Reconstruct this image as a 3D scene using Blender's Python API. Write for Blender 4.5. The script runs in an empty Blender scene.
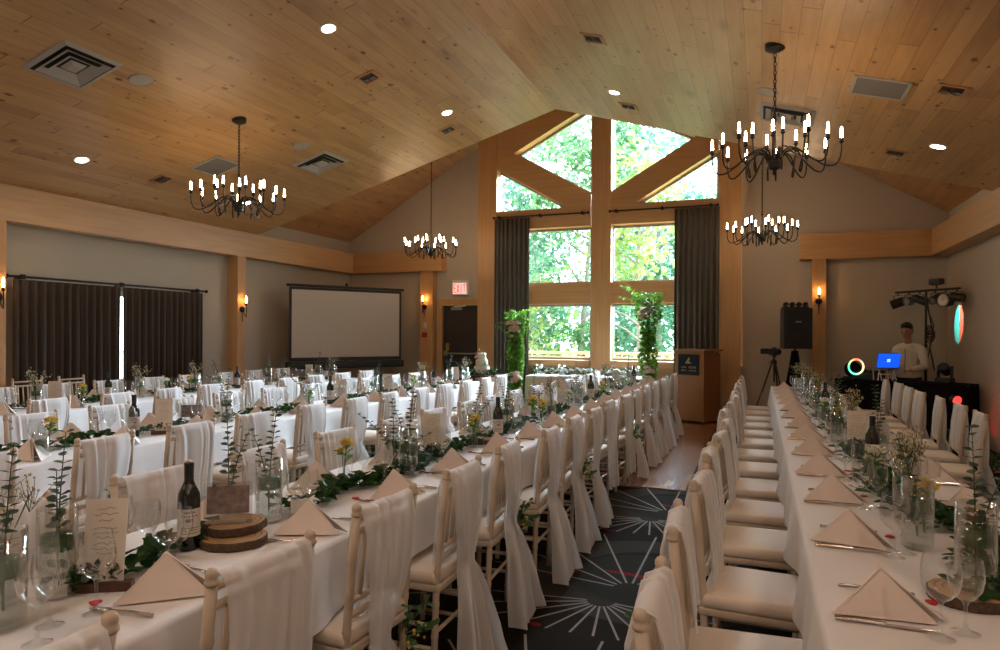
import bpy, math, random
from math import sin, cos, pi, radians, atan2, sqrt
from mathutils import Vector, Matrix
rnd = random.Random(11)
SC = bpy.context.scene
COL = SC.collection

# ------------------------------------------------------------------ camera, world, sun, exposure
cam_d = bpy.data.cameras.new('camera'); cam = bpy.data.objects.new('camera', cam_d); COL.objects.link(cam)
cam_d.sensor_width = 36.0; cam_d.lens = 676.94*36/1000; cam_d.shift_y = 0.00921
cam_d.clip_start = 0.05; cam_d.clip_end = 300
cam.matrix_world = Matrix.Translation((0, 0, 1.52)) @ Matrix.Rotation(radians(21.013), 4, 'Z') @ Matrix.Rotation(radians(90), 4, 'X') @ Matrix.Rotation(radians(0.342), 4, 'Z')
SC.camera = cam
W = bpy.data.worlds.new('sky'); SC.world = W; W.use_nodes = True
bg = W.node_tree.nodes['Background']; bg.inputs['Color'].default_value = (0.66, 0.83, 1.0, 1); bg.inputs['Strength'].default_value = 10.0
def sun(name, elev, azim, strength, angle, color):
    l = bpy.data.lights.new(name, 'SUN'); l.energy = strength; l.angle = radians(angle); l.color = color
    o = bpy.data.objects.new(name, l); COL.objects.link(o)
    d = Vector((sin(radians(azim))*cos(radians(elev)), cos(radians(azim))*cos(radians(elev)), sin(radians(elev))))
    o.rotation_euler = d.to_track_quat('Z', 'Y').to_euler(); o.location = d*60
    return o
sun('daylight', 32, 10, 85.0, 42, (0.66, 0.84, 1.0))
def portal(loc, rot, sx, sy):                                   # sampling hint for the sky behind a window; adds no light of its own
    l = bpy.data.lights.new('window_portal', 'AREA'); l.shape = 'RECTANGLE'; l.size = sx; l.size_y = sy; l.cycles.is_portal = True
    o = bpy.data.objects.new('window_portal', l); COL.objects.link(o); o.location = loc; o.rotation_euler = rot
portal((-2.92, 13.35, 3.5), (radians(-90), 0, 0), 4.6, 5.2)
BULB, DISC, SCONCE = 52, 150, 60        # radiance of candle bulbs, ceiling downlights, wall sconces
SC.view_settings.view_transform = 'Standard'; SC.view_settings.look = 'None'
SC.view_settings.exposure = 0.12; SC.view_settings.gamma = 1.0; SC.view_settings.use_curve_mapping = False
try:
    SC.cycles.use_denoising = True; SC.cycles.denoiser = 'OPENIMAGEDENOISE'
    SC.cycles.max_bounces = 8; SC.cycles.transparent_max_bounces = 24; SC.cycles.diffuse_bounces = 4
    SC.cycles.sample_clamp_indirect = 4.0; SC.cycles.caustics_reflective = False; SC.cycles.caustics_refractive = False
except Exception: pass

# ------------------------------------------------------------------ room numbers (metres)
XL, XR, RX = -8.546, 2.645, -2.9265          # beam faces and ridge
ZT, ZR, SL = 3.304, 4.956, 0.29398           # eave, ridge, pitch of the dropped ceiling
Y0, YB, YW = 9.935, -6.0, 13.15              # end of dropped ceiling, rear, window wall
WL, WR = -8.78, 2.92
RISE, EAVE = 0.595, 3.60
def zc(x): return ZR - SL*abs(x-RX)
def zbay(x): return EAVE + RISE*((RX-WL) - abs(x-RX))

# ------------------------------------------------------------------ mesh builder
class MB:
    def __init__(s): s.v = []; s.f = []; s.m = []
    def add(s, vs, fs, mi=0):
        b = len(s.v); s.v += [tuple(p) for p in vs]
        for f in fs: s.f.append(tuple(i+b for i in f)); s.m.append(mi)
        return s
    def box(s, c, d, rz=0, mi=0, M=None):
        x, y, z = d[0]/2, d[1]/2, d[2]/2
        vs = [Vector((a*x, b*y, e*z)) for e in (-1, 1) for b in (-1, 1) for a in (-1, 1)]
        R = M if M is not None else Matrix.Rotation(rz, 3, 'Z')
        vs = [R @ p + Vector(c) for p in vs]
        return s.add(vs, [(0, 2, 3, 1), (4, 5, 7, 6), (0, 1, 5, 4), (1, 3, 7, 5), (3, 2, 6, 7), (2, 0, 4, 6)], mi)
    def rbox(s, c, d, r, rz=0, mi=0, n=3):                      # box with rounded vertical edges and softened top/bottom
        hx, hy, hz = d[0]/2, d[1]/2, d[2]/2
        rr = min(r, hx*.99, hy*.99); e = min(r, hz*.8)
        ring = []
        for q, (sx, sy) in enumerate(((1, 1), (-1, 1), (-1, -1), (1, -1))):
            for k in range(n+1):
                a = q*pi/2 + k*pi/2/n
                ring.append((sx*(hx-rr), sy*(hy-rr), cos(a), sin(a)))
        lev = [(-hz, rr-e*.6), (-hz+e*.35, rr-e*.12), (-hz+e, rr), (hz-e, rr), (hz-e*.35, rr-e*.12), (hz, rr-e*.6)]
        vs = []; R = Matrix.Rotation(rz, 3, 'Z')
        for z, q in lev:
            for ox, oy, ca, sa in ring: vs.append(R @ Vector((ox+q*ca, oy+q*sa, z)) + Vector(c))
        N = len(ring); fs = []
        for l in range(len(lev)-1):
            for k in range(N): fs.append((l*N+k, l*N+(k+1) % N, (l+1)*N+(k+1) % N, (l+1)*N+k))
        fs.append(tuple(range(N-1, -1, -1))); fs.append(tuple(range((len(lev)-1)*N, len(lev)*N)))
        return s.add(vs, fs, mi)
    def tube(s, path, r, n=8, mi=0, cap=True):
        P = [Vector(p) for p in path]; R = r if isinstance(r, (list, tuple)) else [r]*len(P)
        t0 = (P[1]-P[0]).normalized(); ref = Vector((0, 0, 1)) if abs(t0.z) < .9 else Vector((1, 0, 0))
        nrm = t0.cross(ref).normalized(); vs = []
        for i, p in enumerate(P):
            t = (P[min(i+1, len(P)-1)]-P[max(i-1, 0)])
            t = t.normalized() if t.length > 1e-9 else t0
            nrm = (nrm - t*nrm.dot(t)); nrm = nrm.normalized() if nrm.length > 1e-6 else t.orthogonal().normalized()
            b = t.cross(nrm)
            for k in range(n):
                a = 2*pi*k/n; vs.append(p + (nrm*cos(a)+b*sin(a))*R[i])
        fs = [(i*n+k, i*n+(k+1) % n, (i+1)*n+(k+1) % n, (i+1)*n+k) for i in range(len(P)-1) for k in range(n)]
        if cap: fs += [tuple(range(n-1, -1, -1)), tuple(range((len(P)-1)*n, len(P)*n))]
        return s.add(vs, fs, mi)
    def ring(s, c, R, r, n=24, m=8, ax='Z', mi=0):
        vs = []
        for i in range(n):
            a = 2*pi*i/n
            for k in range(m):
                b = 2*pi*k/m; q = R+r*cos(b); p = (q*cos(a), q*sin(a), r*sin(b))
                if ax == 'X': p = (p[2], p[0], p[1])
                if ax == 'Y': p = (p[0], p[2], p[1])
                vs.append(Vector(p)+Vector(c))
        fs = [(i*m+k, ((i+1) % n)*m+k, ((i+1) % n)*m+(k+1) % m, i*m+(k+1) % m) for i in range(n) for k in range(m)]
        return s.add(vs, fs, mi)
    def lathe(s, prof, n=16, c=(0, 0, 0), mi=0, M=None, cap=True):
        vs = []; C = Vector(c)
        for r, z in prof:
            for k in range(n):
                a = 2*pi*k/n; p = Vector((r*cos(a), r*sin(a), z)); vs.append((M @ p if M is not None else p)+C)
        fs = [(i*n+k, i*n+(k+1) % n, (i+1)*n+(k+1) % n, (i+1)*n+k) for i in range(len(prof)-1) for k in range(n)]
        if cap: fs += [tuple(range(n-1, -1, -1)), tuple(range((len(prof)-1)*n, len(prof)*n))]
        return s.add(vs, fs, mi)
    def ball(s, c, r, n=10, m=6, sc=(1, 1, 1), mi=0):
        vs = []
        for i in range(m+1):
            t = pi*i/m
            for k in range(n):
                a = 2*pi*k/n; vs.append((c[0]+sc[0]*r*max(sin(t), .02)*cos(a), c[1]+sc[1]*r*max(sin(t), .02)*sin(a), c[2]-sc[2]*r*cos(t)))
        fs = [(i*n+k, i*n+(k+1) % n, (i+1)*n+(k+1) % n, (i+1)*n+k) for i in range(m) for k in range(n)]
        return s.add(vs, fs, mi)
    def grid(s, fn, nu, nv, mi=0):
        vs = [fn(i/nu, j/nv) for i in range(nu+1) for j in range(nv+1)]
        fs = [(i*(nv+1)+j, i*(nv+1)+j+1, (i+1)*(nv+1)+j+1, (i+1)*(nv+1)+j) for i in range(nu) for j in range(nv)]
        return s.add(vs, fs, mi)
    def prism(s, poly, fn, d0, d1, mi=0):                        # poly in 2-D, fn(a, b, depth) -> 3-D
        n = len(poly); vs = [fn(a, b, d0) for a, b in poly] + [fn(a, b, d1) for a, b in poly]
        fs = [tuple(range(n-1, -1, -1)), tuple(range(n, 2*n))] + [(k, (k+1) % n, n+(k+1) % n, n+k) for k in range(n)]
        return s.add(vs, fs, mi)
    def leaf(s, p, d, L, w, mi=0, fold=.25):
        p = Vector(p); d = Vector(d).normalized(); sd = d.cross(Vector((0, 0, 1)))
        if sd.length < .1: sd = Vector((1, 0, 0))
        sd = (sd.normalized() + Vector((rnd.uniform(-.5, .5), rnd.uniform(-.5, .5), rnd.uniform(-.5, .5)))).normalized()
        sd = (sd - d*sd.dot(d)).normalized(); up = sd.cross(d)
        a = p; l = p+d*L*.45+sd*w/2+up*w*fold; t = p+d*L; r = p+d*L*.45-sd*w/2+up*w*fold
        l2 = p+d*L*.78+sd*w*.36+up*w*fold*.6; r2 = p+d*L*.78-sd*w*.36+up*w*fold*.6; m = p+d*L*.5
        return s.add([a, l, l2, t, r2, r, m], [(0, 6, 1), (1, 6, 2), (2, 6, 3), (3, 6, 4), (4, 6, 5), (5, 6, 0)], mi)
    def build(s, name, mats, parent=None, smooth=False, loc=None):
        me = bpy.data.meshes.new(name); me.from_pydata(s.v, [], s.f); me.update()
        for m in (mats if isinstance(mats, (list, tuple)) else [mats]): me.materials.append(m)
        if any(s.m): me.polygons.foreach_set('material_index', s.m)
        if smooth: me.polygons.foreach_set('use_smooth', [True]*len(s.f))
        o = bpy.data.objects.new(name, me); COL.objects.link(o)
        if parent is not None: o.parent = parent
        if loc is not None: o.location = loc
        return o
def smooth_auto(o, ang=40):
    o.data.polygons.foreach_set('use_smooth', [True]*len(o.data.polygons))
    try: o.data.set_sharp_from_angle(angle=radians(ang))
    except Exception: pass
    return o

# ------------------------------------------------------------------ naming and tagging
ORD = 'first second third fourth fifth sixth seventh eighth ninth tenth eleventh twelfth thirteenth fourteenth fifteenth sixteenth seventeenth eighteenth'.split()
LABELS = set()
def tag(o, label, cat, group=None, kind=None):
    o['label'] = label; o['category'] = cat
    if group: o['group'] = group
    if kind: o['kind'] = kind
    n = len(label.split())
    if n > 16 or n < 4: print('LABEL LENGTH', n, label)
    if label in LABELS: print('LABEL TWICE', label)
    LABELS.add(label)
    return o
def thing(name, label, cat, loc=(0, 0, 0), rz=0, group=None):
    o = bpy.data.objects.new(name, None); COL.objects.link(o); o.empty_display_size = .1
    o.location = loc; o.rotation_euler = (0, 0, rz)
    return tag(o, label, cat, group)
def dup(root, loc, rz, label, group=None):
    r = root.copy(); COL.objects.link(r); r.location = loc; r.rotation_euler = (0, 0, rz)
    r['label'] = label
    if group: r['group'] = group
    if label in LABELS: print('LABEL TWICE', label)
    LABELS.add(label)
    for ch in list(root.children):
        c = ch.copy(); COL.objects.link(c); c.parent = r
        for g in list(ch.children):
            d = g.copy(); COL.objects.link(d); d.parent = c
    return r
class Proto:                                                     # builds the first one, copies the rest
    def __init__(s, fn): s.fn = fn; s.o = None
    def put(s, loc, rz, label, group=None):
        if s.o is None:
            s.o = s.fn(loc, rz, label, group); return s.o
        return dup(s.o, loc, rz, label, group)
def struct(o, label, cat): return tag(o, label, cat, None, 'structure')

# ------------------------------------------------------------------ materials
def newmat(name):
    m = bpy.data.materials.new(name); m.use_nodes = True
    nt = m.node_tree; return m, nt, nt.nodes['Principled BSDF'], nt.nodes['Material Output']
class NT:
    def __init__(s, nt): s.nt = nt
    def n(s, t, **kw):
        x = s.nt.nodes.new(t)
        for k, v in kw.items(): setattr(x, k, v)
        return x
    def put(s, sock, v):
        if isinstance(v, bpy.types.NodeSocket): s.nt.links.new(v, sock)
        elif v is not None: sock.default_value = v
    def m(s, op, a, b=None, c=None, clamp=False):
        x = s.n('ShaderNodeMath', operation=op, use_clamp=clamp); s.put(x.inputs[0], a)
        if b is not None: s.put(x.inputs[1], b)
        if c is not None: s.put(x.inputs[2], c)
        return x.outputs[0]
    def xyz(s, kind='Object'):
        t = s.n('ShaderNodeTexCoord'); q = s.n('ShaderNodeSeparateXYZ'); s.nt.links.new(t.outputs[kind], q.inputs[0]); return q.outputs
    def comb(s, x, y, z):
        q = s.n('ShaderNodeCombineXYZ'); s.put(q.inputs[0], x); s.put(q.inputs[1], y); s.put(q.inputs[2], z); return q.outputs[0]
    def noise(s, vec, scale, detail=3, rough=.5):
        q = s.n('ShaderNodeTexNoise'); s.put(q.inputs['Vector'], vec); q.inputs['Scale'].default_value = scale
        q.inputs['Detail'].default_value = detail; q.inputs['Roughness'].default_value = rough; return q.outputs['Fac']
    def mix(s, f, a, b):
        q = s.n('ShaderNodeMix', data_type='RGBA'); s.put(q.inputs[0], f); s.put(q.inputs[6], a); s.put(q.inputs[7], b); return q.outputs[2]
    def ramp(s, f, lo, hi):
        q = s.n('ShaderNodeMapRange'); s.put(q.inputs[0], f); q.inputs[1].default_value = lo; q.inputs[2].default_value = hi; return q.outputs[0]
def c4(c): return (c[0], c[1], c[2], 1)
def plain(name, col, rough=.6, metal=0, spec=.5, var=0, vscale=30, sheen=0, bump=0):
    m, nt, b, out = newmat(name); N = NT(nt)
    b.inputs['Roughness'].default_value = rough; b.inputs['Metallic'].default_value = metal
    b.inputs['Specular IOR Level'].default_value = spec; b.inputs['Base Color'].default_value = c4(col)
    if var or bump:
        t = N.n('ShaderNodeTexCoord'); f = N.noise(t.outputs['Object'], vscale)
    if var: N.put(b.inputs['Base Color'], N.mix(f, c4([x*(1-var) for x in col]), c4([min(1, x*(1+var)) for x in col])))
    if bump:
        q = N.n('ShaderNodeBump'); q.inputs['Strength'].default_value = bump; q.inputs['Distance'].default_value = .01; N.put(q.inputs['Height'], f); N.put(b.inputs['Normal'], q.outputs[0])
    return m
def emit(name, col, strength):
    m, nt, b, out = newmat(name); b.inputs['Base Color'].default_value = c4(col); b.inputs['Roughness'].default_value = .5
    b.inputs['Emission Color'].default_value = c4(col); b.inputs['Emission Strength'].default_value = strength; return m
def timber(name, col, axis, dark=.72, rough=.45, sc=6):
    m, nt, b, out = newmat(name); N = NT(nt); x = N.xyz()
    k = [18*sc/6]*3; k['XYZ'.index(axis)] = 1.1
    v = N.comb(*[N.m('MULTIPLY', x[i], k[i]) for i in range(3)])
    g = N.noise(v, 1.0, 5, .6); big = N.noise(N.comb(*[N.m('MULTIPLY', x[i], k[i]*.16) for i in range(3)]), 1.0, 2)
    f = N.m('ADD', N.m('MULTIPLY', N.ramp(g, .3, .7), .65), N.m('MULTIPLY', big, .4), clamp=True)
    N.put(b.inputs['Base Color'], N.mix(f, c4([q*dark for q in col]), c4(col))); b.inputs['Roughness'].default_value = rough
    return m
def planks(name, lt, dk, wid, rough):
    m, nt, b, out = newmat(name); N = NT(nt); x = N.xyz()
    px = N.m('DIVIDE', x[0], wid); idx = N.m('FLOOR', px); fr = N.m('SUBTRACT', px, idx)
    wn = N.n('ShaderNodeTexWhiteNoise', noise_dimensions='1D'); N.put(wn.inputs['W'], idx)
    yy = N.m('ADD', N.m('DIVIDE', x[1], 3.1), N.m('MULTIPLY', wn.outputs['Value'], 7.0)); yi = N.m('FLOOR', yy); yf = N.m('SUBTRACT', yy, yi)
    w2 = N.n('ShaderNodeTexWhiteNoise', noise_dimensions='2D'); N.put(w2.inputs['Vector'], N.comb(idx, yi, 0))
    off = N.m('MULTIPLY', w2.outputs['Value'], 40.0)
    v = N.comb(N.m('MULTIPLY', x[0], 26), N.m('ADD', N.m('MULTIPLY', x[1], 1.6), off), off)
    g = N.ramp(N.noise(v, 1.0, 5, .62), .32, .68)
    tone = N.m('ADD', N.m('MULTIPLY', g, .5), N.m('MULTIPLY', w2.outputs['Value'], .55), clamp=True)
    c = N.mix(tone, c4(dk), c4(lt))
    big = N.noise(N.comb(N.m('MULTIPLY', x[0], 2.2), N.m('MULTIPLY', x[1], .7), off), 1.0, 3)
    c = N.mix(N.m('MULTIPLY', N.ramp(big, .52, .75), .55), c, c4([q*.62 for q in dk]))
    for sx, sy, r0, r1, th, amt in ((5.2, 2.6, .07, .14, .40, .92), (9.0, 5.6, .06, .17, .5, .88), (4.1, 1.3, .02, .24, .62, .5), (7.3, 1.7, .02, .20, .6, .45)):
        vo = N.n('ShaderNodeTexVoronoi', feature='F1'); N.put(vo.inputs['Vector'], N.comb(N.m('MULTIPLY', x[0], sx), N.m('MULTIPLY', x[1], sy), 0.37*sx)); vo.inputs['Scale'].default_value = 1.0
        wc = N.n('ShaderNodeSeparateColor'); nt.links.new(vo.outputs['Color'], wc.inputs[0])
        kn = N.m('MULTIPLY', N.m('SUBTRACT', 1.0, N.ramp(vo.outputs['Distance'], r0, r1), clamp=True), N.m('GREATER_THAN', wc.outputs[0], th))
        c = N.mix(N.m('MULTIPLY', kn, amt), c, (.11, .045, .014, 1))
    sm = N.m('MAXIMUM', N.m('LESS_THAN', fr, .022), N.m('LESS_THAN', yf, .003))
    c = N.mix(N.m('MULTIPLY', sm, .75), c, (.06, .028, .01, 1))
    N.put(b.inputs['Base Color'], c); b.inputs['Roughness'].default_value = rough; b.inputs['Specular IOR Level'].default_value = .5
    return m
def cloth_mat(name, col, trans=.0, rough=.9, weave=0):
    m, nt, b, out = newmat(name); N = NT(nt)
    b.inputs['Base Color'].default_value = c4(col); b.inputs['Roughness'].default_value = rough; b.inputs['Specular IOR Level'].default_value = .15
    s = b.outputs[0]
    tl = N.n('ShaderNodeBsdfTranslucent'); tl.inputs[0].default_value = c4(col)
    mx = N.n('ShaderNodeMixShader'); mx.inputs[0].default_value = .25 if trans else .12; nt.links.new(s, mx.inputs[1]); nt.links.new(tl.outputs[0], mx.inputs[2]); s = mx.outputs[0]
    if trans:
        tp = N.n('ShaderNodeBsdfTransparent'); m2 = N.n('ShaderNodeMixShader')
        lw = N.n('ShaderNodeLayerWeight'); lw.inputs[0].default_value = .35
        f = N.m('MULTIPLY', N.m('SUBTRACT', 1.0, lw.outputs['Facing']), trans, clamp=True)
        nt.links.new(f, m2.inputs[0]); nt.links.new(s, m2.inputs[1]); nt.links.new(tp.outputs[0], m2.inputs[2]); s = m2.outputs[0]
    nt.links.new(s, out.inputs[0]); return m
def thin_glass(name, tint=(1, 1, 1), amt=1.0, base=.04):
    m, nt, b, out = newmat(name); N = NT(nt); nt.nodes.remove(b)
    tp = N.n('ShaderNodeBsdfTransparent'); tp.inputs[0].default_value = c4(tint)
    gl = N.n('ShaderNodeBsdfGlossy'); gl.inputs['Roughness'].default_value = .03; gl.inputs[0].default_value = (1, 1, 1, 1)
    lw = N.n('ShaderNodeLayerWeight'); lw.inputs[0].default_value = .5
    f = N.m('ADD', N.m('MULTIPLY', N.m('POWER', lw.outputs['Facing'], 2.3), .72*amt), base, clamp=True)
    mx = N.n('ShaderNodeMixShader'); nt.links.new(f, mx.inputs[0]); nt.links.new(tp.outputs[0], mx.inputs[1]); nt.links.new(gl.outputs[0], mx.inputs[2])
    nt.links.new(mx.outputs[0], out.inputs[0]); return m
def leafmat(name, c1, c2, trans=.3, rough=.5):
    m, nt, b, out = newmat(name); N = NT(nt); g = N.n('ShaderNodeNewGeometry')
    c = N.mix(g.outputs['Random Per Island'], c4(c1), c4(c2)); N.put(b.inputs['Base Color'], c); b.inputs['Roughness'].default_value = rough
    b.inputs['Specular IOR Level'].default_value = .15
    tl = N.n('ShaderNodeBsdfTranslucent'); nt.links.new(c, tl.inputs[0])
    mx = N.n('ShaderNodeMixShader'); mx.inputs[0].default_value = trans; nt.links.new(b.outputs[0], mx.inputs[1]); nt.links.new(tl.outputs[0], mx.inputs[2])
    nt.links.new(mx.outputs[0], out.inputs[0]); return m
def wallpaper(name, col):
    m, nt, b, out = newmat(name); N = NT(nt); x = N.xyz()
    h = N.m('ADD', x[0], x[1]); r = N.m('DIVIDE', x[2], .045); ri = N.m('FLOOR', r); rf = N.m('SUBTRACT', r, ri)
    q = N.m('FRACT', N.m('ADD', N.m('DIVIDE', h, .07), N.m('MULTIPLY', N.m('MODULO', ri, 2.0), .5)))
    dx = N.m('MULTIPLY', N.m('SUBTRACT', q, .5), 1.5); dy = N.m('SUBTRACT', rf, .5)
    d = N.m('ADD', N.m('ABSOLUTE', dx), N.m('ABSOLUTE', dy))
    ln = N.m('SUBTRACT', 1.0, N.ramp(N.m('ABSOLUTE', N.m('SUBTRACT', d, .34)), .04, .14), clamp=True)
    c = N.mix(N.m('MULTIPLY', ln, .30), c4(col), c4([min(1, v*1.45) for v in col]))
    N.put(b.inputs['Base Color'], c); b.inputs['Roughness'].default_value = .75; b.inputs['Specular IOR Level'].default_value = .25
    return m
def carpet(name):
    m, nt, b, out = newmat(name); N = NT(nt); x = N.xyz(); P = 1.86
    u = N.m('ADD', x[0], .72); col = N.m('FLOOR', N.m('ADD', N.m('DIVIDE', u, P), .5)); xl = N.m('SUBTRACT', u, N.m('MULTIPLY', col, P))
    v = N.m('ADD', N.m('SUBTRACT', x[1], 4.06), N.m('MULTIPLY', N.m('FLOORED_MODULO', col, 2.0), P*.5))
    yl = N.m('SUBTRACT', v, N.m('MULTIPLY', N.m('FLOOR', N.m('DIVIDE', N.m('ADD', v, .70), P)), P))
    def fan(cx, cy, step, r0, r1, w, up):
        a = N.m('SUBTRACT', xl, cx); c = N.m('SUBTRACT', yl, cy); r = N.m('SQRT', N.m('ADD', N.m('MULTIPLY', a, a), N.m('MULTIPLY', c, c)))
        an = N.m('DIVIDE', N.m('ARCTAN2', c, a), step); f = N.m('ABSOLUTE', N.m('SUBTRACT', N.m('FRACT', an), .5))
        dd = N.m('MULTIPLY', N.m('MULTIPLY', f, step), r)
        q = N.m('MULTIPLY', N.m('LESS_THAN', dd, w), N.m('MULTIPLY', N.m('GREATER_THAN', r, r0), N.m('LESS_THAN', r, r1)))
        side = N.m('GREATER_THAN', c, 0.0) if up else N.m('LESS_THAN', c, 0.0)
        return N.m('MULTIPLY', q, side), r, side
    fa, ra, sa = fan(0, 0, radians(20), .10, 1.12, .0068, True)
    fb, rb, sb = fan(-.12, -.24, radians(15), .08, .64, .0062, False)
    t = N.n('ShaderNodeTexCoord'); sp = N.noise(t.outputs['Object'], 260, 2); blot = N.noise(t.outputs['Object'], 2.2, 2)
    def disc(cx, cy, R):
        a = N.m('SUBTRACT', xl, cx); c = N.m('SUBTRACT', yl, cy)
        return N.m('SQRT', N.m('ADD', N.m('MULTIPLY', a, a), N.m('MULTIPLY', c, c)))
    d1 = N.m('MULTIPLY', N.m('LESS_THAN', N.m('ABSOLUTE', N.m('SUBTRACT', disc(.1, .25, 1), .62)), .13), 1.0)
    d2 = N.m('LESS_THAN', disc(.05, .2, 1), .46)
    red = N.m('MULTIPLY', N.m('LESS_THAN', N.m('ABSOLUTE', N.m('SUBTRACT', rb, .50)), .022), N.m('GREATER_THAN', blot, .5))
    base = N.mix(sp, (.009, .0068, .0046, 1), (.022, .017, .0125, 1))
    c = N.mix(N.m('MULTIPLY', d1, .7), base, (.046, .039, .031, 1)); c = N.mix(N.m('MULTIPLY', d2, .7), c, (.026, .025, .020, 1))
    c = N.mix(N.m('MULTIPLY', red, .85), c, (.22, .012, .018, 1))
    c = N.mix(N.m('MULTIPLY', N.m('MAXIMUM', fa, fb), .8), c, (.33, .30, .27, 1))
    N.put(b.inputs['Base Color'], c); b.inputs['Roughness'].default_value = .95; b.inputs['Specular IOR Level'].default_value = .03
    return m
def parquet(name):
    m, nt, b, out = newmat(name); N = NT(nt); x = N.xyz()
    a = N.m('DIVIDE', x[0], .09); i = N.m('FLOOR', a); w = N.n('ShaderNodeTexWhiteNoise', noise_dimensions='1D'); N.put(w.inputs['W'], i)
    yy = N.m('ADD', N.m('DIVIDE', x[1], .9), N.m('MULTIPLY', w.outputs['Value'], 5)); yi = N.m('FLOOR', yy)
    w2 = N.n('ShaderNodeTexWhiteNoise', noise_dimensions='2D'); N.put(w2.inputs['Vector'], N.comb(i, yi, 0))
    g = N.noise(N.comb(N.m('MULTIPLY', x[0], 40), N.m('MULTIPLY', x[1], 3), w2.outputs['Value']), 1, 4)
    f = N.m('ADD', N.m('MULTIPLY', w2.outputs['Value'], .6), N.m('MULTIPLY', g, .4))
    N.put(b.inputs['Base Color'], N.mix(f, (.15, .052, .016, 1), (.29, .12, .038, 1))); b.inputs['Roughness'].default_value = .22; b.inputs['Specular IOR Level'].default_value = .3
    return m

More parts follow.
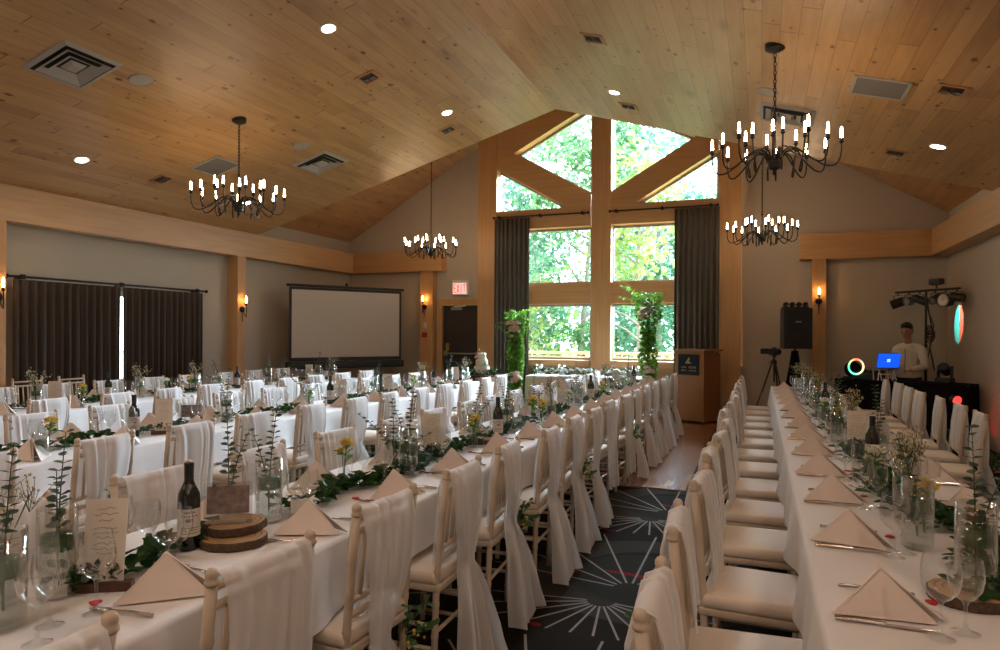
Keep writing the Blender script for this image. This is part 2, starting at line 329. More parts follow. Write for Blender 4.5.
MT = dict(
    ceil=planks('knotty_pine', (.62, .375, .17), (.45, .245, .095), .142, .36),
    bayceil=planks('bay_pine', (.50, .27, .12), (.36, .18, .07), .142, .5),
    bx=timber('fir_across', (.62, .34, .14), 'X'), by=timber('fir_along', (.64, .39, .19), 'Y'), bz=timber('fir_upright', (.62, .34, .14), 'Z'),
    lect=timber('maple', (.30, .115, .032), 'Z', .8, .6),
    wall=wallpaper('grey_wallpaper', (.49, .42, .345)), wallL=plain('grey_paint', (.43, .39, .33), .8, var=.05),
    carpet=carpet('carpet'), dance=parquet('parquet'),
    curtain=plain('brown_curtain', (.055, .043, .036), .9, var=.15, vscale=60), curtainW=plain('grey_curtain', (.115, .098, .082), .9, var=.12, vscale=60),
    iron=plain('dark_iron', (.020, .016, .013), .5, .6), black=plain('black_plastic', (.010, .010, .011), .45), blackcloth=plain('black_cloth', (.008, .008, .009), .95, spec=.1),
    grille=plain('black_grille', (.016, .016, .017), .8, var=.5, vscale=400),
    vent=plain('vent_white', (.42, .39, .35), .5), ventdark=plain('vent_dark', (.03, .027, .024), .8), ventgrey=plain('grille_grey', (.20, .18, .155), .7, var=.3, vscale=300),
    white=plain('white_paint', (.72, .70, .67), .5), frame=plain('window_frame', (.30, .29, .28), .4), framew=plain('window_vinyl', (.80, .80, .80), .4),
    screen=plain('screen_white', (.56, .52, .48), .8),
    cloth=cloth_mat('white_linen', (.78, .755, .74)), napkin=cloth_mat('blush_napkin', (.80, .69, .62)),
    sash=cloth_mat('sheer_chiffon', (.86, .845, .84), .42), chair=timber('limewash', (.60, .49, .375), 'Z', .8, .5, 10), cushion=plain('ivory_cushion', (.70, .60, .50), .85, var=.04, vscale=12),
    glass=thin_glass('clear_glass', (.96, .975, .975), 1.15, .07), pane=thin_glass('pane_glass', (.98, .99, .99), .7, .04), water=thin_glass('vase_water', (.92, .95, .93), .15, .006),
    acryl=thin_glass('acrylic', (.93, .93, .93), 1.1, .07),
    bottle=plain('bottle_glass', (.006, .007, .006), .08, spec=.8), label=plain('bottle_label', (.62, .57, .51), .7), foil=plain('foil_dark', (.012, .010, .011), .3),
    steel=plain('cutlery_steel', (.55, .50, .46), .22, 1.0), brass=plain('brass', (.62, .42, .15), .3, 1.0), chrome=plain('crash_bar_steel', (.50, .44, .36), .35, .9),
    ivy=leafmat('dark_leaf', (.012, .040, .012), (.05, .12, .035)), euc=leafmat('eucalyptus_leaf', (.035, .075, .055), (.11, .17, .12)), moss=leafmat('bright_leaf', (.05, .17, .018), (.20, .38, .05), .4),
    tied=leafmat('tied_leaf', (.03, .08, .025), (.09, .17, .05)), stem=plain('stem_green', (.06, .09, .03), .7), floater=plain('floating_green_candle', (.055, .16, .085), .5), paper=plain('card_paper', (.70, .64, .55), .8, var=.04, vscale=9),
    ink=plain('card_ink', (.12, .10, .085), .8), walnut=plain('walnut_holder', (.075, .030, .015), .5, var=.3, vscale=40),
    slice=plain('slice_face', (.38, .22, .10), .6, var=.25, vscale=35), bark=plain('slice_bark', (.085, .05, .03), .95, var=.6, vscale=80, bump=.8),
    rosey=leafmat('yellow_petal', (.62, .36, .045), (.80, .62, .16), .25), rosew=leafmat('white_petal', (.72, .66, .58), (.86, .82, .76), .25), rosep=leafmat('peach_petal', (.74, .55, .44), (.86, .78, .70), .25),
    breath=plain('tiny_white_bloom', (.62, .54, .36), .8), red=plain('red_favour', (.55, .015, .03), .5), reddark=plain('red_alarm', (.35, .02, .01), .4),
    photo=plain('photo_print', (.20, .145, .13), .5, var=.95, vscale=38), cake=plain('cake_icing', (.82, .78, .72), .6), wax=plain('white_candle', (.85, .82, .76), .5),
    bulb=emit('candle_bulb', (1.0, .70, .42), BULB), disc=emit('downlight_lens', (1.0, .82, .64), DISC), discrear=emit('downlight_rear', (1.0, .77, .62), DISC*3.8), sconce=emit('sconce_flame', (1.0, .50, .14), SCONCE),
    door=plain('dark_door', (.030, .020, .015), .45), plaque=plain('plaque_navy', (.008, .011, .020), .7, spec=.2), gold=plain('plaque_gold', (.42, .33, .16), .5),
    skin=plain('skin', (.40, .21, .13), .55, var=.06, vscale=20), hair=plain('black_hair', (.010, .008, .007), .6), shirt=plain('white_shirt', (.62, .58, .52), .85, var=.06, vscale=14), trousers=plain('dark_trousers', (.02, .02, .024), .9),
    shoe=plain('black_shoe', (.01, .01, .01), .4), eye=plain('dark_eye', (.01, .008, .006), .3), lip=plain('lip', (.30, .12, .09), .5),
    redlens=emit('red_lens', (1, .012, .010), 7), lens=plain('par_lens', (.30, .27, .24), .15, .6), grey=plain('grey_metal', (.20, .20, .20), .4, .7),
    grass=plain('lawn', (.14, .26, .06), .9, var=.4, vscale=.8), deck=plain('deck_boards', (.36, .24, .15), .8, var=.15, vscale=6), rail=plain('deck_rail', (.50, .30, .16), .7),
    trunk=plain('tree_bark', (.22, .19, .16), .95, var=.5, vscale=14),
    tree1=leafmat('maple_leaves', (.05, .13, .05), (.15, .26, .10), .5), tree2=leafmat('poplar_leaves', (.05, .14, .085), (.14, .26, .17), .5), tree3=leafmat('sunlit_leaves', (.13, .19, .035), (.28, .33, .10), .5),
    signface=emit('exit_face', (.95, .80, .72), .55), signred=emit('exit_red', (1.0, .045, .045), 1.0),
)

# ------------------------------------------------------------------ room shell
def wbox(name, x0, x1, y0, y1, z0, z1, mat, label, cat):
    o = MB().box(((x0+x1)/2, (y0+y1)/2, (z0+z1)/2), (abs(x1-x0), abs(y1-y0), abs(z1-z0))).build(name, mat)
    return struct(o, label, cat)
wbox('floor', WL, WR, YB, YW+.1, -.12, 0, MT['carpet'], 'dark carpet with grey rings and pale radiating lines', 'floor')
wbox('dance_floor', -4.3, -.67, 6.79, 12.6, 0, .012, MT['dance'], 'polished wooden dance floor panel laid on the dark carpet', 'dance floor')
# dropped ceiling: two planked slopes
for side, xe, nm in ((-1, WL, 'over the curtained side'), (1, WR, 'over the DJ side')):
    x0, x1 = RX, xe
    mb = MB(); mb.prism([(x0, zc(x0)), (x1, zc(x1)), (x1, zc(x1)+.12), (x0, zc(x0)+.12)], lambda a, b, d: (a, d, b), YB, Y0)
    struct(mb.build('ceiling', MT['ceil']), 'sloping knotty pine plank ceiling '+nm, 'ceiling')
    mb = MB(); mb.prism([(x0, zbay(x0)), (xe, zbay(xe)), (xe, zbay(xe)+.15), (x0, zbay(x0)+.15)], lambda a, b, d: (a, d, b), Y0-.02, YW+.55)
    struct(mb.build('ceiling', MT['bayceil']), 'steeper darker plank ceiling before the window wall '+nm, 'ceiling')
    sx = XL-.02 if side < 0 else XR+.02
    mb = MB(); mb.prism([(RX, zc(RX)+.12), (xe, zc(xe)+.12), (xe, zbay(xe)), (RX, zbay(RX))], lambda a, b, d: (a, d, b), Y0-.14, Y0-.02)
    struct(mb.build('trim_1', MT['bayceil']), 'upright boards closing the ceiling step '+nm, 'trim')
# back (window) wall flanks and apron
for x0, x1, nm in ((WL, -5.50, 'beside the dark exit door'), (-.34, WR, 'behind the loudspeaker and DJ')):
    xs = [x0, x1]
    if x0 < -6:                                              # door opening
        dx0, dx1, dz = -6.40, -5.56, 2.14
        mb = MB()
        fn = lambda a, b, d: (a, d, b)
        mb.prism([(x0, 0), (dx0, 0), (dx0, zbay(dx0)), (x0, zbay(x0))], fn, YW+.1, YW+.25)
        mb.prism([(dx0, dz), (dx1, dz), (dx1, zbay(dx1)), (dx0, zbay(dx0))], fn, YW+.1, YW+.25)
        mb.prism([(dx1, 0), (x1, 0), (x1, zbay(x1)), (dx1, zbay(dx1))], fn, YW+.1, YW+.25)
    else:
        mb = MB(); mb.prism([(x0, 0), (x1, 0), (x1, zbay(x1)), (x0, zbay(x0))], lambda a, b, d: (a, d, b), YW+.1, YW+.25)
    struct(mb.build('wall_back', MT['wall']), 'grey patterned wall '+nm, 'wall')
wbox('wall_apron', -5.5, -.34, YW+.02, YW+.25, 0, .98, MT['bx'], 'wood panelled wall below the tall windows', 'wall')
# left wall with the curtained window opening
mb = MB()
for y0, y1, z0, z1 in ((YB, 5.9, 0, 3.75), (8.5, YW+.1, 0, 3.75), (5.9, 8.5, 0, .75), (5.9, 8.5, 2.12, 3.75)):
    mb.box((WL-.06, (y0+y1)/2, (z0+z1)/2), (.12, y1-y0, z1-z0))
struct(mb.build('wall_left', MT['wallL']), 'plain grey wall behind the long brown curtains', 'wall')
wbox('wall_right', WR, WR+.12, YB, YW+.1, 0, 3.75, MT['wall'], 'grey side wall lit with coloured DJ spots', 'wall')
wbox('wall_rear', WL, WR, YB-.12, YB, 0, 5.3, MT['wall'], 'grey rear wall facing the tall windows', 'wall')
wbox('trim_2', XL, WL, YB, 13.05, 2.868, ZT, MT['by'], 'long wooden header beam above the brown curtains', 'beam')
wbox('trim_3', XR, WR, YB, 13.05, 2.868, ZT, MT['by'], 'long wooden header beam above the right side wall', 'beam')
wbox('trim_4', WL, -6.33, 13.02, YW+.1, 2.868, ZT, MT['bx'], 'wooden header beam above the projection screen corner', 'beam')
wbox('trim_5', .65, WR, 13.02, YW+.1, 2.868, ZT, MT['bx'], 'wooden header beam above the DJ corner', 'beam')
wbox('trim_6', WL, -8.56, 5.33, 5.53, 0, 2.868, MT['bz'], 'wooden wall post before the brown curtains', 'post')
wbox('trim_7', WL, -8.56, 9.44, 9.63, 0, 2.868, MT['bz'], 'wooden wall post between curtains and projection screen', 'post')
wbox('trim_8', -6.88, -6.57, 13.06, YW+.1, 0, 2.868, MT['bz'], 'wooden wall post beside the dark exit door', 'post')
wbox('trim_9', .845, 1.07, 13.06, YW+.1, 0, 2.868, MT['bz'], 'wooden wall post behind the loudspeaker', 'post')
wbox('baseboard_right', -.34, WR, YW+.08, YW+.1, 0, .12, MT['bx'], 'low wooden baseboard behind the DJ table', 'baseboard')
wbox('baseboard_left', WL, -6.5, YW+.08, YW+.1, 0, .12, MT['bx'], 'low wooden baseboard behind the projection screen', 'baseboard')
# window wall timbers
YA, YZ = 12.95, 13.24
def polytrim(name, poly, label, mat='bx', y0=YA, y1=YZ):
    mb = MB(); mb.prism(poly, lambda a, b, d: (a, d, b), y0, y1); struct(mb.build(name, MT[mat]), label, 'timber')
def post(name, x0, x1, label):
    if x0 < RX < x1: polytrim(name, [(x0, 0), (x1, 0), (x1, zbay(x1)), (RX, zbay(RX)), (x0, zbay(x0))], label, 'bz', YA-.02)
    else: polytrim(name, [(x0, 0), (x1, 0), (x1, zbay(x1)), (x0, zbay(x0))], label, 'bz', YA-.02)
post('trim_10', -5.47, -5.06, 'tall wooden post between exit door and windows')
post('trim_11', -3.07, -2.69, 'tall central wooden post dividing the windows')
post('trim_12', -.71, -.325, 'tall wooden post behind the lectern')
for a, b, nm in ((-5.10, -3.10, 'door'), (-2.72, -.72, 'lectern')):
    polytrim('trim_13', [(a, 3.65), (b, 3.65), (b, 4.03), (a, 4.03)], 'wooden crossbeam under the triangular windows, %s side' % nm)
    polytrim('trim_14', [(a, 2.13), (b, 2.13), (b, 2.535), (a, 2.535)], 'wooden crossbeam between lower and middle window, %s side' % nm)
    polytrim('trim_15', [(a, .90), (b, .90), (b, 1.02), (a, 1.02)], 'wooden window sill board, %s side' % nm, y0=YA-.03)
    mir = (lambda p: p) if a < -4 else (lambda p: [(-5.82-x, z) for x, z in p][::-1])
    polytrim('trim_16', mir([(-5.10, 4.92), (-3.56, 4.03), (-3.10, 4.03), (-3.10, 4.27), (-4.70, 5.20), (-5.10, 5.43)]), 'slanted wooden brace between the upper windows, %s side' % nm)
    polytrim('trim_17', mir([(-5.10, 5.43), (-4.70, 5.20), (-3.10, 6.02), (-3.10, zbay(-3.10)), (-5.10, zbay(-5.10))]), 'sloping wooden rafter along the roof, %s side' % nm)
WIN = [('window_1', [(-5.10, 1.02), (-3.10, 1.02), (-3.10, 2.13), (-5.10, 2.13)], 'low window behind the head table, door side'),
       ('window_2', [(-2.72, 1.02), (-.72, 1.02), (-.72, 2.13), (-2.72, 2.13)], 'low window behind the tall flower column, lectern side'),
       ('window_3', [(-5.10, 2.535), (-3.10, 2.535), (-3.10, 3.65), (-5.10, 3.65)], 'middle rectangular window, door side'),
       ('window_4', [(-2.72, 2.535), (-.72, 2.535), (-.72, 3.65), (-2.72, 3.65)], 'middle rectangular window, lectern side'),
       ('window_5', [(-5.10, 4.03), (-3.56, 4.03), (-5.10, 4.92)], 'small triangular window above the curtain, door side'),
       ('window_6', [(-2.26, 4.03), (-.72, 4.03), (-.72, 4.92)], 'small triangular window above the curtain, lectern side'),
       ('window_7', [(-4.70, 5.20), (-3.10, 4.27), (-3.10, 6.02)], 'big upper triangular window under the roof, door side'),
       ('window_8', [(-2.72, 4.27), (-1.12, 5.20), (-2.72, 6.02)], 'big upper triangular window under the roof, lectern side')]
def inset(poly, d):
    c = (sum(p[0] for p in poly)/len(poly), sum(p[1] for p in poly)/len(poly)); n = len(poly); out = []
    for i in range(n):
        p0, p1, p2 = Vector(poly[i-1]), Vector(poly[i]), Vector(poly[(i+1) % n])
        e1 = (p1-p0).normalized(); e2 = (p2-p1).normalized(); n1 = Vector((-e1.y, e1.x)); n2 = Vector((-e2.y, e2.x))
        k = (n1+n2); k = k/(k.dot(n1)); out.append(tuple(p1+k*d))
    return out
for nm, poly, lab in WIN:
    inn = inset(poly, .045); n = len(poly); mb = MB()
    for i in range(n):
        j = (i+1) % n; mb.prism([poly[i], poly[j], inn[j], inn[i]], lambda a, b, d: (a, d, b), 13.16, 13.22)
    w = struct(mb.build(nm, MT['frame']), lab, 'window')
    mb = MB(); mb.prism(inn, lambda a, b, d: (a, d, b), 13.185, 13.19); mb.build('pane', MT['pane'], w)
mb = MB()
for y0, y1, z0, z1 in ((5.9, 8.5, .75, .83), (5.9, 8.5, 2.04, 2.12), (5.9, 5.98, .75, 2.12), (8.42, 8.5, .75, 2.12)): mb.box((WL-.06, (y0+y1)/2, (z0+z1)/2), (.09, y1-y0, z1-z0))
w = struct(mb.build('window_9', MT['framew']), 'side window hidden behind the brown curtains, seen through their gap', 'window')
MB().box((WL-.06, 7.2, 1.43), (.006, 2.5, 1.25)).build('pane', MT['pane'], w)
# exit door
mb = MB()
for x0, x1, z0, z1 in ((-6.52, -6.40, 0, 2.26), (-5.56, -5.44, 0, 2.14), (-6.40, -5.44, 2.14, 2.26)): mb.box(((x0+x1)/2, YW+.07, (z0+z1)/2), (x1-x0, .10, z1-z0))
struct(mb.build('trim_18', MT['bz']), 'wooden casing around the dark exit door', 'door frame')
d = struct(MB().box((-5.98, YW+.15, 1.07), (.84, .05, 2.13)).build('door_1', MT['door']), 'dark exit door with a steel crash bar', 'door')
mb = MB(); mb.tube([(-6.34, YW+.07, 1.10), (-5.62, YW+.07, 1.10)], .018, 8).box((-6.34, YW+.10, 1.10), (.06, .08, .10)).box((-5.62, YW+.10, 1.10), (.05, .08, .07)); mb.build('crash_bar', MT['chrome'], d)
mb = MB(); mb.box((-6.31, YW+.11, 1.24), (.07, .03, .17)).tube([(-6.31, YW+.1, 1.24), (-6.31, YW+.05, 1.24), (-6.24, YW+.04, 1.22)], .012, 6); mb.build('door_handle', MT['brass'], d)
mb = MB(); mb.box((-6.08, YW+.09, 2.06), (.26, .06, .055)).tube([(-6.18, YW+.07, 2.08), (-6.05, YW-.12, 2.09), (-5.86, YW+.06, 2.12)], .011, 6); mb.build('door_closer', MT['chrome'], d)
# exit sign
t = thing('exit_sign', 'lit red and white exit sign above the dark door', 'exit sign', (-5.985, YW+.1, 2.35))
MB().rbox((0, -.045, .165), (.37, .07, .33), .012).build('housing', MT['white'], t)
MB().box((0, -.083, .14), (.31, .008, .23)).build('face', MT['signface'], t)
def letter_strokes(mb, ch, x, z, h, w, y, s):
    S = {'E': [(0, 0, 0, 1), (0, 0, 1, 0), (0, .5, .8, .5), (0, 1, 1, 1)], 'X': [(0, 0, 1, 1), (0, 1, 1, 0)], 'I': [(.5, 0, .5, 1)], 'T': [(.5, 0, .5, 1), (0, 1, 1, 1)]}[ch]
    for a, b, c, d_ in S:
        p, q = Vector((x+a*w, y, z+b*h)), Vector((x+c*w, y, z+d_*h)); L = (q-p).length+s; m = (p+q)/2
        mb.box(m, (L, .006, s), M=Matrix.Rotation(-atan2(q.z-p.z, q.x-p.x), 3, 'Y'))
mb = MB()
for k, ch in enumerate('EXIT'): letter_strokes(mb, ch, -.132+k*.072, .06, .16, .045, -.089, .017)
mb.build('lettering', MT['signred'], t)
# switch and fire alarm on the post
t = tag(MB().rbox((0, 0, 0), (.075, .02, .12), .008).box((0, -.014, 0), (.03, .012, .05)).build('light_switch', MT['white'], loc=(-6.75, 13.05, 1.70)), 'white light switch on the post by the exit door', 'light switch')
t = tag(MB().rbox((0, 0, 0), (.10, .05, .11), .008).box((0, -.03, -.01), (.06, .02, .03)).build('fire_alarm', MT['reddark'], loc=(-6.75, 13.035, 1.50)), 'red fire alarm pull below the light switch', 'fire alarm')

# ------------------------------------------------------------------ outdoors
struct(MB().box((-5, 56, -.6), (120, 85, .2)).build('ground', MT['grass']), 'green lawn outside beyond the deck', 'ground')
struct(MB().box((-3, 15.1, -.12), (14, 3.4, .1)).build('deck', MT['deck']), 'wooden deck outside the tall windows', 'deck')
t = thing('deck_railing', 'wooden deck railing seen through the low windows', 'railing', (-3, 16.6, -.07))
MB().rbox((0, 0, 1.13), (13, .16, .07), .015).build('top_rail', MT['rail'], t); MB().box((0, 0, 1.0), (13, .06, .10)).build('sub_rail', MT['rail'], t)
MB().box((0, 0, .12), (13, .06, .09)).build('bottom_rail', MT['rail'], t)
for k in range(8): MB().box((-6.4+k*1.83, .08, .55), (.10, .10, 1.1)).build('post', MT['rail'], t)
mb = MB()
for k in range(92): mb.box((-6.3+k*.138, 0, .55), (.045, .04, .85))
mb.build('baluster', MT['rail'], t)
def tree(x, y, h, cr, mat, n, label, low=.15, lean=0, leaf=.24):
    t = thing('tree', label, 'tree', (x, y, -.5), 0, 'trees outside the windows')
    mb = MB(); P = [(lean*k/7*1.5, .2*sin(k), h*.82*k/7) for k in range(8)]
    mb.tube(P, [.13*(1-k/9) for k in range(8)], 8)
    for k in range(9):
        z = h*(.25+.06*k); a = rnd.uniform(0, 2*pi); L = cr*rnd.uniform(.5, .85)
        mb.tube([(lean*z/h*1.5, 0, z), (L*.5*cos(a), L*.5*sin(a), z+L*.35), (L*cos(a), L*sin(a), z+L*.55)], [.05, .03, .012], 5)
    mb.build('trunk', MT['trunk'], t)
    mb = MB(); cl = []
    for k in range(30):
        a = rnd.uniform(0, 2*pi); z = h*rnd.uniform(low, 1); q = cr*sqrt(max(.05, 1-abs((z/h-.5)/.62)**2))*sqrt(rnd.random())
        cl.append((q*cos(a), q*sin(a), z, rnd.uniform(.7, 1.35)))
    for k in range(int(n*1.35)):
        c = cl[k % len(cl)]; d = Vector((rnd.gauss(0, 1), rnd.gauss(0, 1), rnd.gauss(0, 1))).normalized(); r = c[3]*rnd.random()**.4
        p = Vector(c[:3])+Vector((d.x*r*1.2, d.y*r*1.2, d.z*r*.8)); mb.leaf(p, (rnd.gauss(0, 1), rnd.gauss(0, 1), rnd.gauss(-.3, .8)), leaf*rnd.uniform(.7, 1.3), leaf*.7)
    mb.build('foliage', MT[mat], t)
tree(-9.2, 22, 9, 2.7, 'tree2', 2600, 'bushy green tree beyond the deck, nearest the exit door side')
tree(-6.3, 24, 10, 2.6, 'tree1', 3000, 'tall leafy tree behind the middle window, door side', lean=.6)
tree(-7.3, 19.5, 3.6, 1.4, 'tree3', 900, 'small yellow green tree seen low by the left flower column', .2, leaf=.22)
tree(-3.6, 26, 10.6, 2.6, 'tree2', 3000, 'tall pale green tree behind the central post')
tree(-3.4, 20.5, 7.5, 1.3, 'tree3', 800, 'slim yellow green tree beside the central post, lectern side', .45, leaf=.24)
tree(-2.6, 31, 8, 2.2, 'tree2', 1900, 'bluish green tree behind the tall flower column', leaf=.3)
tree(-10.8, 33, 12.5, 3.8, 'tree1', 3200, 'large distant tree rising over the bushy one')
tree(-5.6, 37, 13.5, 3.6, 'tree2', 2800, 'large distant tree between the two tall ones')
tree(-.2, 40, 8.5, 2.8, 'tree1', 1500, 'low distant tree under the white sky, lectern side')
for k, (x, y) in enumerate(((-16, 46), (-9, 48), (-3, 50))):
    tree(x, y, 9, 3.6, ('tree1', 'tree2', 'tree1')[k], 1100, 'far treeline tree at the lawn edge, %s' % ('door end', 'middle', 'lectern end')[k], .02, leaf=.5)

# ------------------------------------------------------------------ curtains and rods
def curtain(name, axis, a0, a1, at, z0, z1, folds, amp, mat, label, seed):
    R = random.Random(seed); ph = [R.uniform(-.5, .5) for _ in range(folds+2)]
    def fn(u, v):
        s = a0+(a1-a0)*u; k = u*folds; w = amp*(.55+.45*(1-v))*sin(2*pi*k+ph[int(k)]*.6)+amp*.35*sin(2*pi*k*2.3+seed)*(1-v)
        z = z0+(z1-z0)*v; off = w
        return (at+off, s, z) if axis == 'Y' else (s, at+off, z)
    mb = MB(); mb.grid(fn, folds*14, 10)
    o = mb.build(name, mat, smooth=True); m = o.modifiers.new('thickness', 'SOLIDIFY'); m.thickness = .006
    return tag(o, label, 'curtain')
curtain('curtain', 'Y', 5.68, 7.19, -8.66, .03, 2.17, 13, .045, MT['curtain'], 'long brown curtain on the left of the bright gap', 1)
curtain('curtain', 'Y', 7.225, 8.74, -8.66, .03, 2.17, 13, .045, MT['curtain'], 'long brown curtain on the right of the bright gap', 2)
curtain('curtain', 'X', -5.07, -4.32, 12.86, .03, 3.86, 8, .05, MT['curtainW'], 'tall grey curtain gathered beside the exit door post', 3)
curtain('curtain', 'X', -1.49, -.70, 12.86, .03, 3.86, 8, .05, MT['curtainW'], 'tall grey curtain hanging behind the lectern', 4)
def rod(name, p, q, label, brk):
    t = thing(name, label, 'curtain rod', p); P, Q = Vector(p), Vector(q); D = Q-P
    MB().tube([(0, 0, 0), D], .016, 8).ball((0, 0, 0), .028).ball(D, .028).build('pole', MT['iron'], t)
    for k in (0.06, .5, .94) if brk else (.05, .95):
        mb = MB(); c = D*k; w = Vector(brk)
        mb.tube([c, c+w], .009, 6).box(c+w, (.05, .05, .05)).box(c, (.045, .045, .06)); mb.build('bracket', MT['iron'], t)
rod('curtain_rod', (-8.66, 5.60, 2.205), (-8.66, 8.82, 2.205), 'black rod carrying the long brown curtains', (-.11, 0, 0))
rod('curtain_rod', (-5.09, 12.86, 3.89), (-3.12, 12.86, 3.89), 'black curtain rod left of the central window post', (0, .09, 0))
rod('curtain_rod', (-2.70, 12.86, 3.89), (-.73, 12.86, 3.89), 'black curtain rod right of the central window post', (0, .09, 0))

# ------------------------------------------------------------------ ceiling fittings (local frame: +z points down from the slope)
def slope_M(side):
    return Matrix.Rotation(math.atan(SL)*(1 if side > 0 else -1), 4, 'Y') @ Matrix.Rotation(pi, 4, 'X')
def on_slope(o, x, y):
    side = 1 if x > RX else -1
    o.matrix_world = Matrix.Translation((x, y, zc(x))) @ slope_M(side)
def fit(name, label, cat, x, y, group):
    t = thing(name, label, cat, (0, 0, 0), 0, group); on_slope(t, x, y); return t
DL = 'recessed downlights in the ceiling'
dlab = {(-4.1, 5.77): 'round downlight near the top of the left slope, before the ridge', (-7.6, 5.77): 'round downlight low on the left slope above the curtains',
        (-4.1, 8.55): 'round downlight on the left slope nearest the window gable', (-1.745, 8.55): 'round downlight on the right slope near the ridge and gable',
        (1.78, 8.49): 'round downlight low on the right slope above the DJ', (-7.6, 8.55): 'round downlight glimpsed through the first left chandelier'}
for x, y in [(x, y) for y in (8.55, 5.77, 2.99, .2, -2.6) for x in (-7.6, -4.1, -1.745, 1.78)]:
    if (x, y) == (1.78, 8.55): y = 8.49
    lab = dlab.get((x, y), 'round ceiling downlight at %s of the row %s' % (('outer left', 'inner left', 'inner right', 'outer right')[(-7.6, -4.1, -1.745, 1.78).index(x)], {5.77: 'beside the front chandelier', 2.99: 'over the camera', .2: 'behind the camera', -2.6: 'by the rear wall'}.get(y, 'x')))
    t = fit('ceiling_downlight', lab, 'ceiling light', x, y, DL)
    MB().lathe([(.062, -.002), (.085, -.002), (.088, .006), (.070, .012), (.062, .006)], 24, cap=False).build('trim_ring', MT['white'], t)
    MB().lathe([(.0005, .004), (.064, .004)], 24, cap=False).build('lens', MT['disc' if y > 2 else 'discrear'], t)
SQ = 'square recessed twin spot fittings'
for x, y, lab in [(-7.56, 6.91, 'wooden recessed spot box low on the left slope by chandelier'), (-4.33, 6.9, 'recessed spot box high on the left slope, nearer one'), (-4.33, 9.08, 'recessed spot box on the left slope close to the gable'),
                  (-1.62, 6.85, 'recessed spot box high on the right slope, nearer one'), (-1.66, 9.07, 'recessed spot box on the right slope above the windows'), (1.53, 6.83, 'recessed spot box beside the grey return grille, right slope'), (1.46, 9.02, 'recessed spot box low on the right slope near the downlight')]:
    t = fit('recessed_spot', lab, 'recessed spotlight', x, y, SQ)
    mb = MB(); s = .105
    for a, b, w, h in ((0, -s, .24, .03), (0, s, .24, .03), (-s, 0, .03, .24), (s, 0, .03, .24)): mb.box((a, b, .003), (w, h, .016))
    mb.build('surround', MT['bx'], t); MB().box((0, 0, -.002), (.19, .19, .006)).build('backplate', MT['reddark'] if 0 else MT['walnut'], t)
    for q in (-.045, .045):
        MB().lathe([(.012, .0), (.030, .012), (.036, .03), (.034, .032), (.02, .02)], 12, (q, 0, 0)).build('spot_head', MT['grey'], t)
VE = 'square air diffusers in the ceiling'
def diffuser(x, y, lab):
    t = fit('ceiling_vent', lab, 'air vent', x, y, VE); 
    def sq(mb, r0, r1, z0, z1):
        vs = [(a*r0, b*r0, z0) for a, b in ((1, 1), (-1, 1), (-1, -1), (1, -1))]+[(a*r1, b*r1, z1) for a, b in ((1, 1), (-1, 1), (-1, -1), (1, -1))]
        mb.add(vs, [(k, (k+1) % 4, 4+(k+1) % 4, 4+k) for k in range(4)])
        mb.add([(a, b, c-.004) for a, b, c in vs], [(k, 4+k, 4+(k+1) % 4, (k+1) % 4) for k in range(4)])
    mb = MB(); sq(mb, .30, .255, .004, .018); mb.build('rim', MT['vent'], t)
    MB().box((0, 0, -.004), (.56, .56, .012)).build('duct_back', MT['ventdark'], t)
    for r in (.225, .155):
        mb = MB(); sq(mb, r-.058, r, -.001, .034); mb.build('louvre', MT['vent'], t)
    MB().prism([(-.08, -.08), (.08, -.08), (.08, .08), (-.08, .08)], lambda a, b, d: (a*(1-.35*(d > .02)), b*(1-.35*(d > .02)), d), .008, .035).build('centre_plate', MT['vent'], t)
diffuser(-6.07, 4.52, 'large square air diffuser at the near left of the ceiling')
diffuser(-6.07, 8.38, 'square air diffuser right of the first left chandelier')
diffuser(.27, 8.30, 'square air diffuser behind the near right chandelier')
for x, y, lab in ((-6.92, 7.21, 'flat grey return grille behind the left chandelier'), (1.01, 7.03, 'flat grey return grille on the right slope')):
    t = fit('return_grille', lab, 'air grille', x, y, 'flat return grilles in the ceiling'); mb = MB()
    for a, b, w, h in ((0, -.225, .48, .03), (0, .225, .48, .03), (-.225, 0, .03, .48), (.225, 0, .03, .48)): mb.box((a, b, .006), (w, h, .012))
    mb.build('rim', MT['vent'], t); MB().box((0, 0, .002), (.43, .43, .006)).build('mesh_panel', MT['ventgrey'], t)
for x, y, lab in ((-5.89, 5.11, 'round white ceiling speaker beside the large air diffuser'), (-5.89, 7.68, 'round white ceiling speaker left of the far diffuser'), (.05, 7.62, 'round white ceiling speaker near the right chandelier chain')):
    t = fit('ceiling_speaker', lab, 'ceiling speaker', x, y, 'round ceiling speakers')
    MB().lathe([(.105, 0), (.115, 0), (.115, .008), (.105, .012)], 28, cap=False).build('rim', MT['vent'], t); MB().lathe([(.0005, .008), (.106, .008)], 28, cap=False).build('grille', MT['vent'], t)

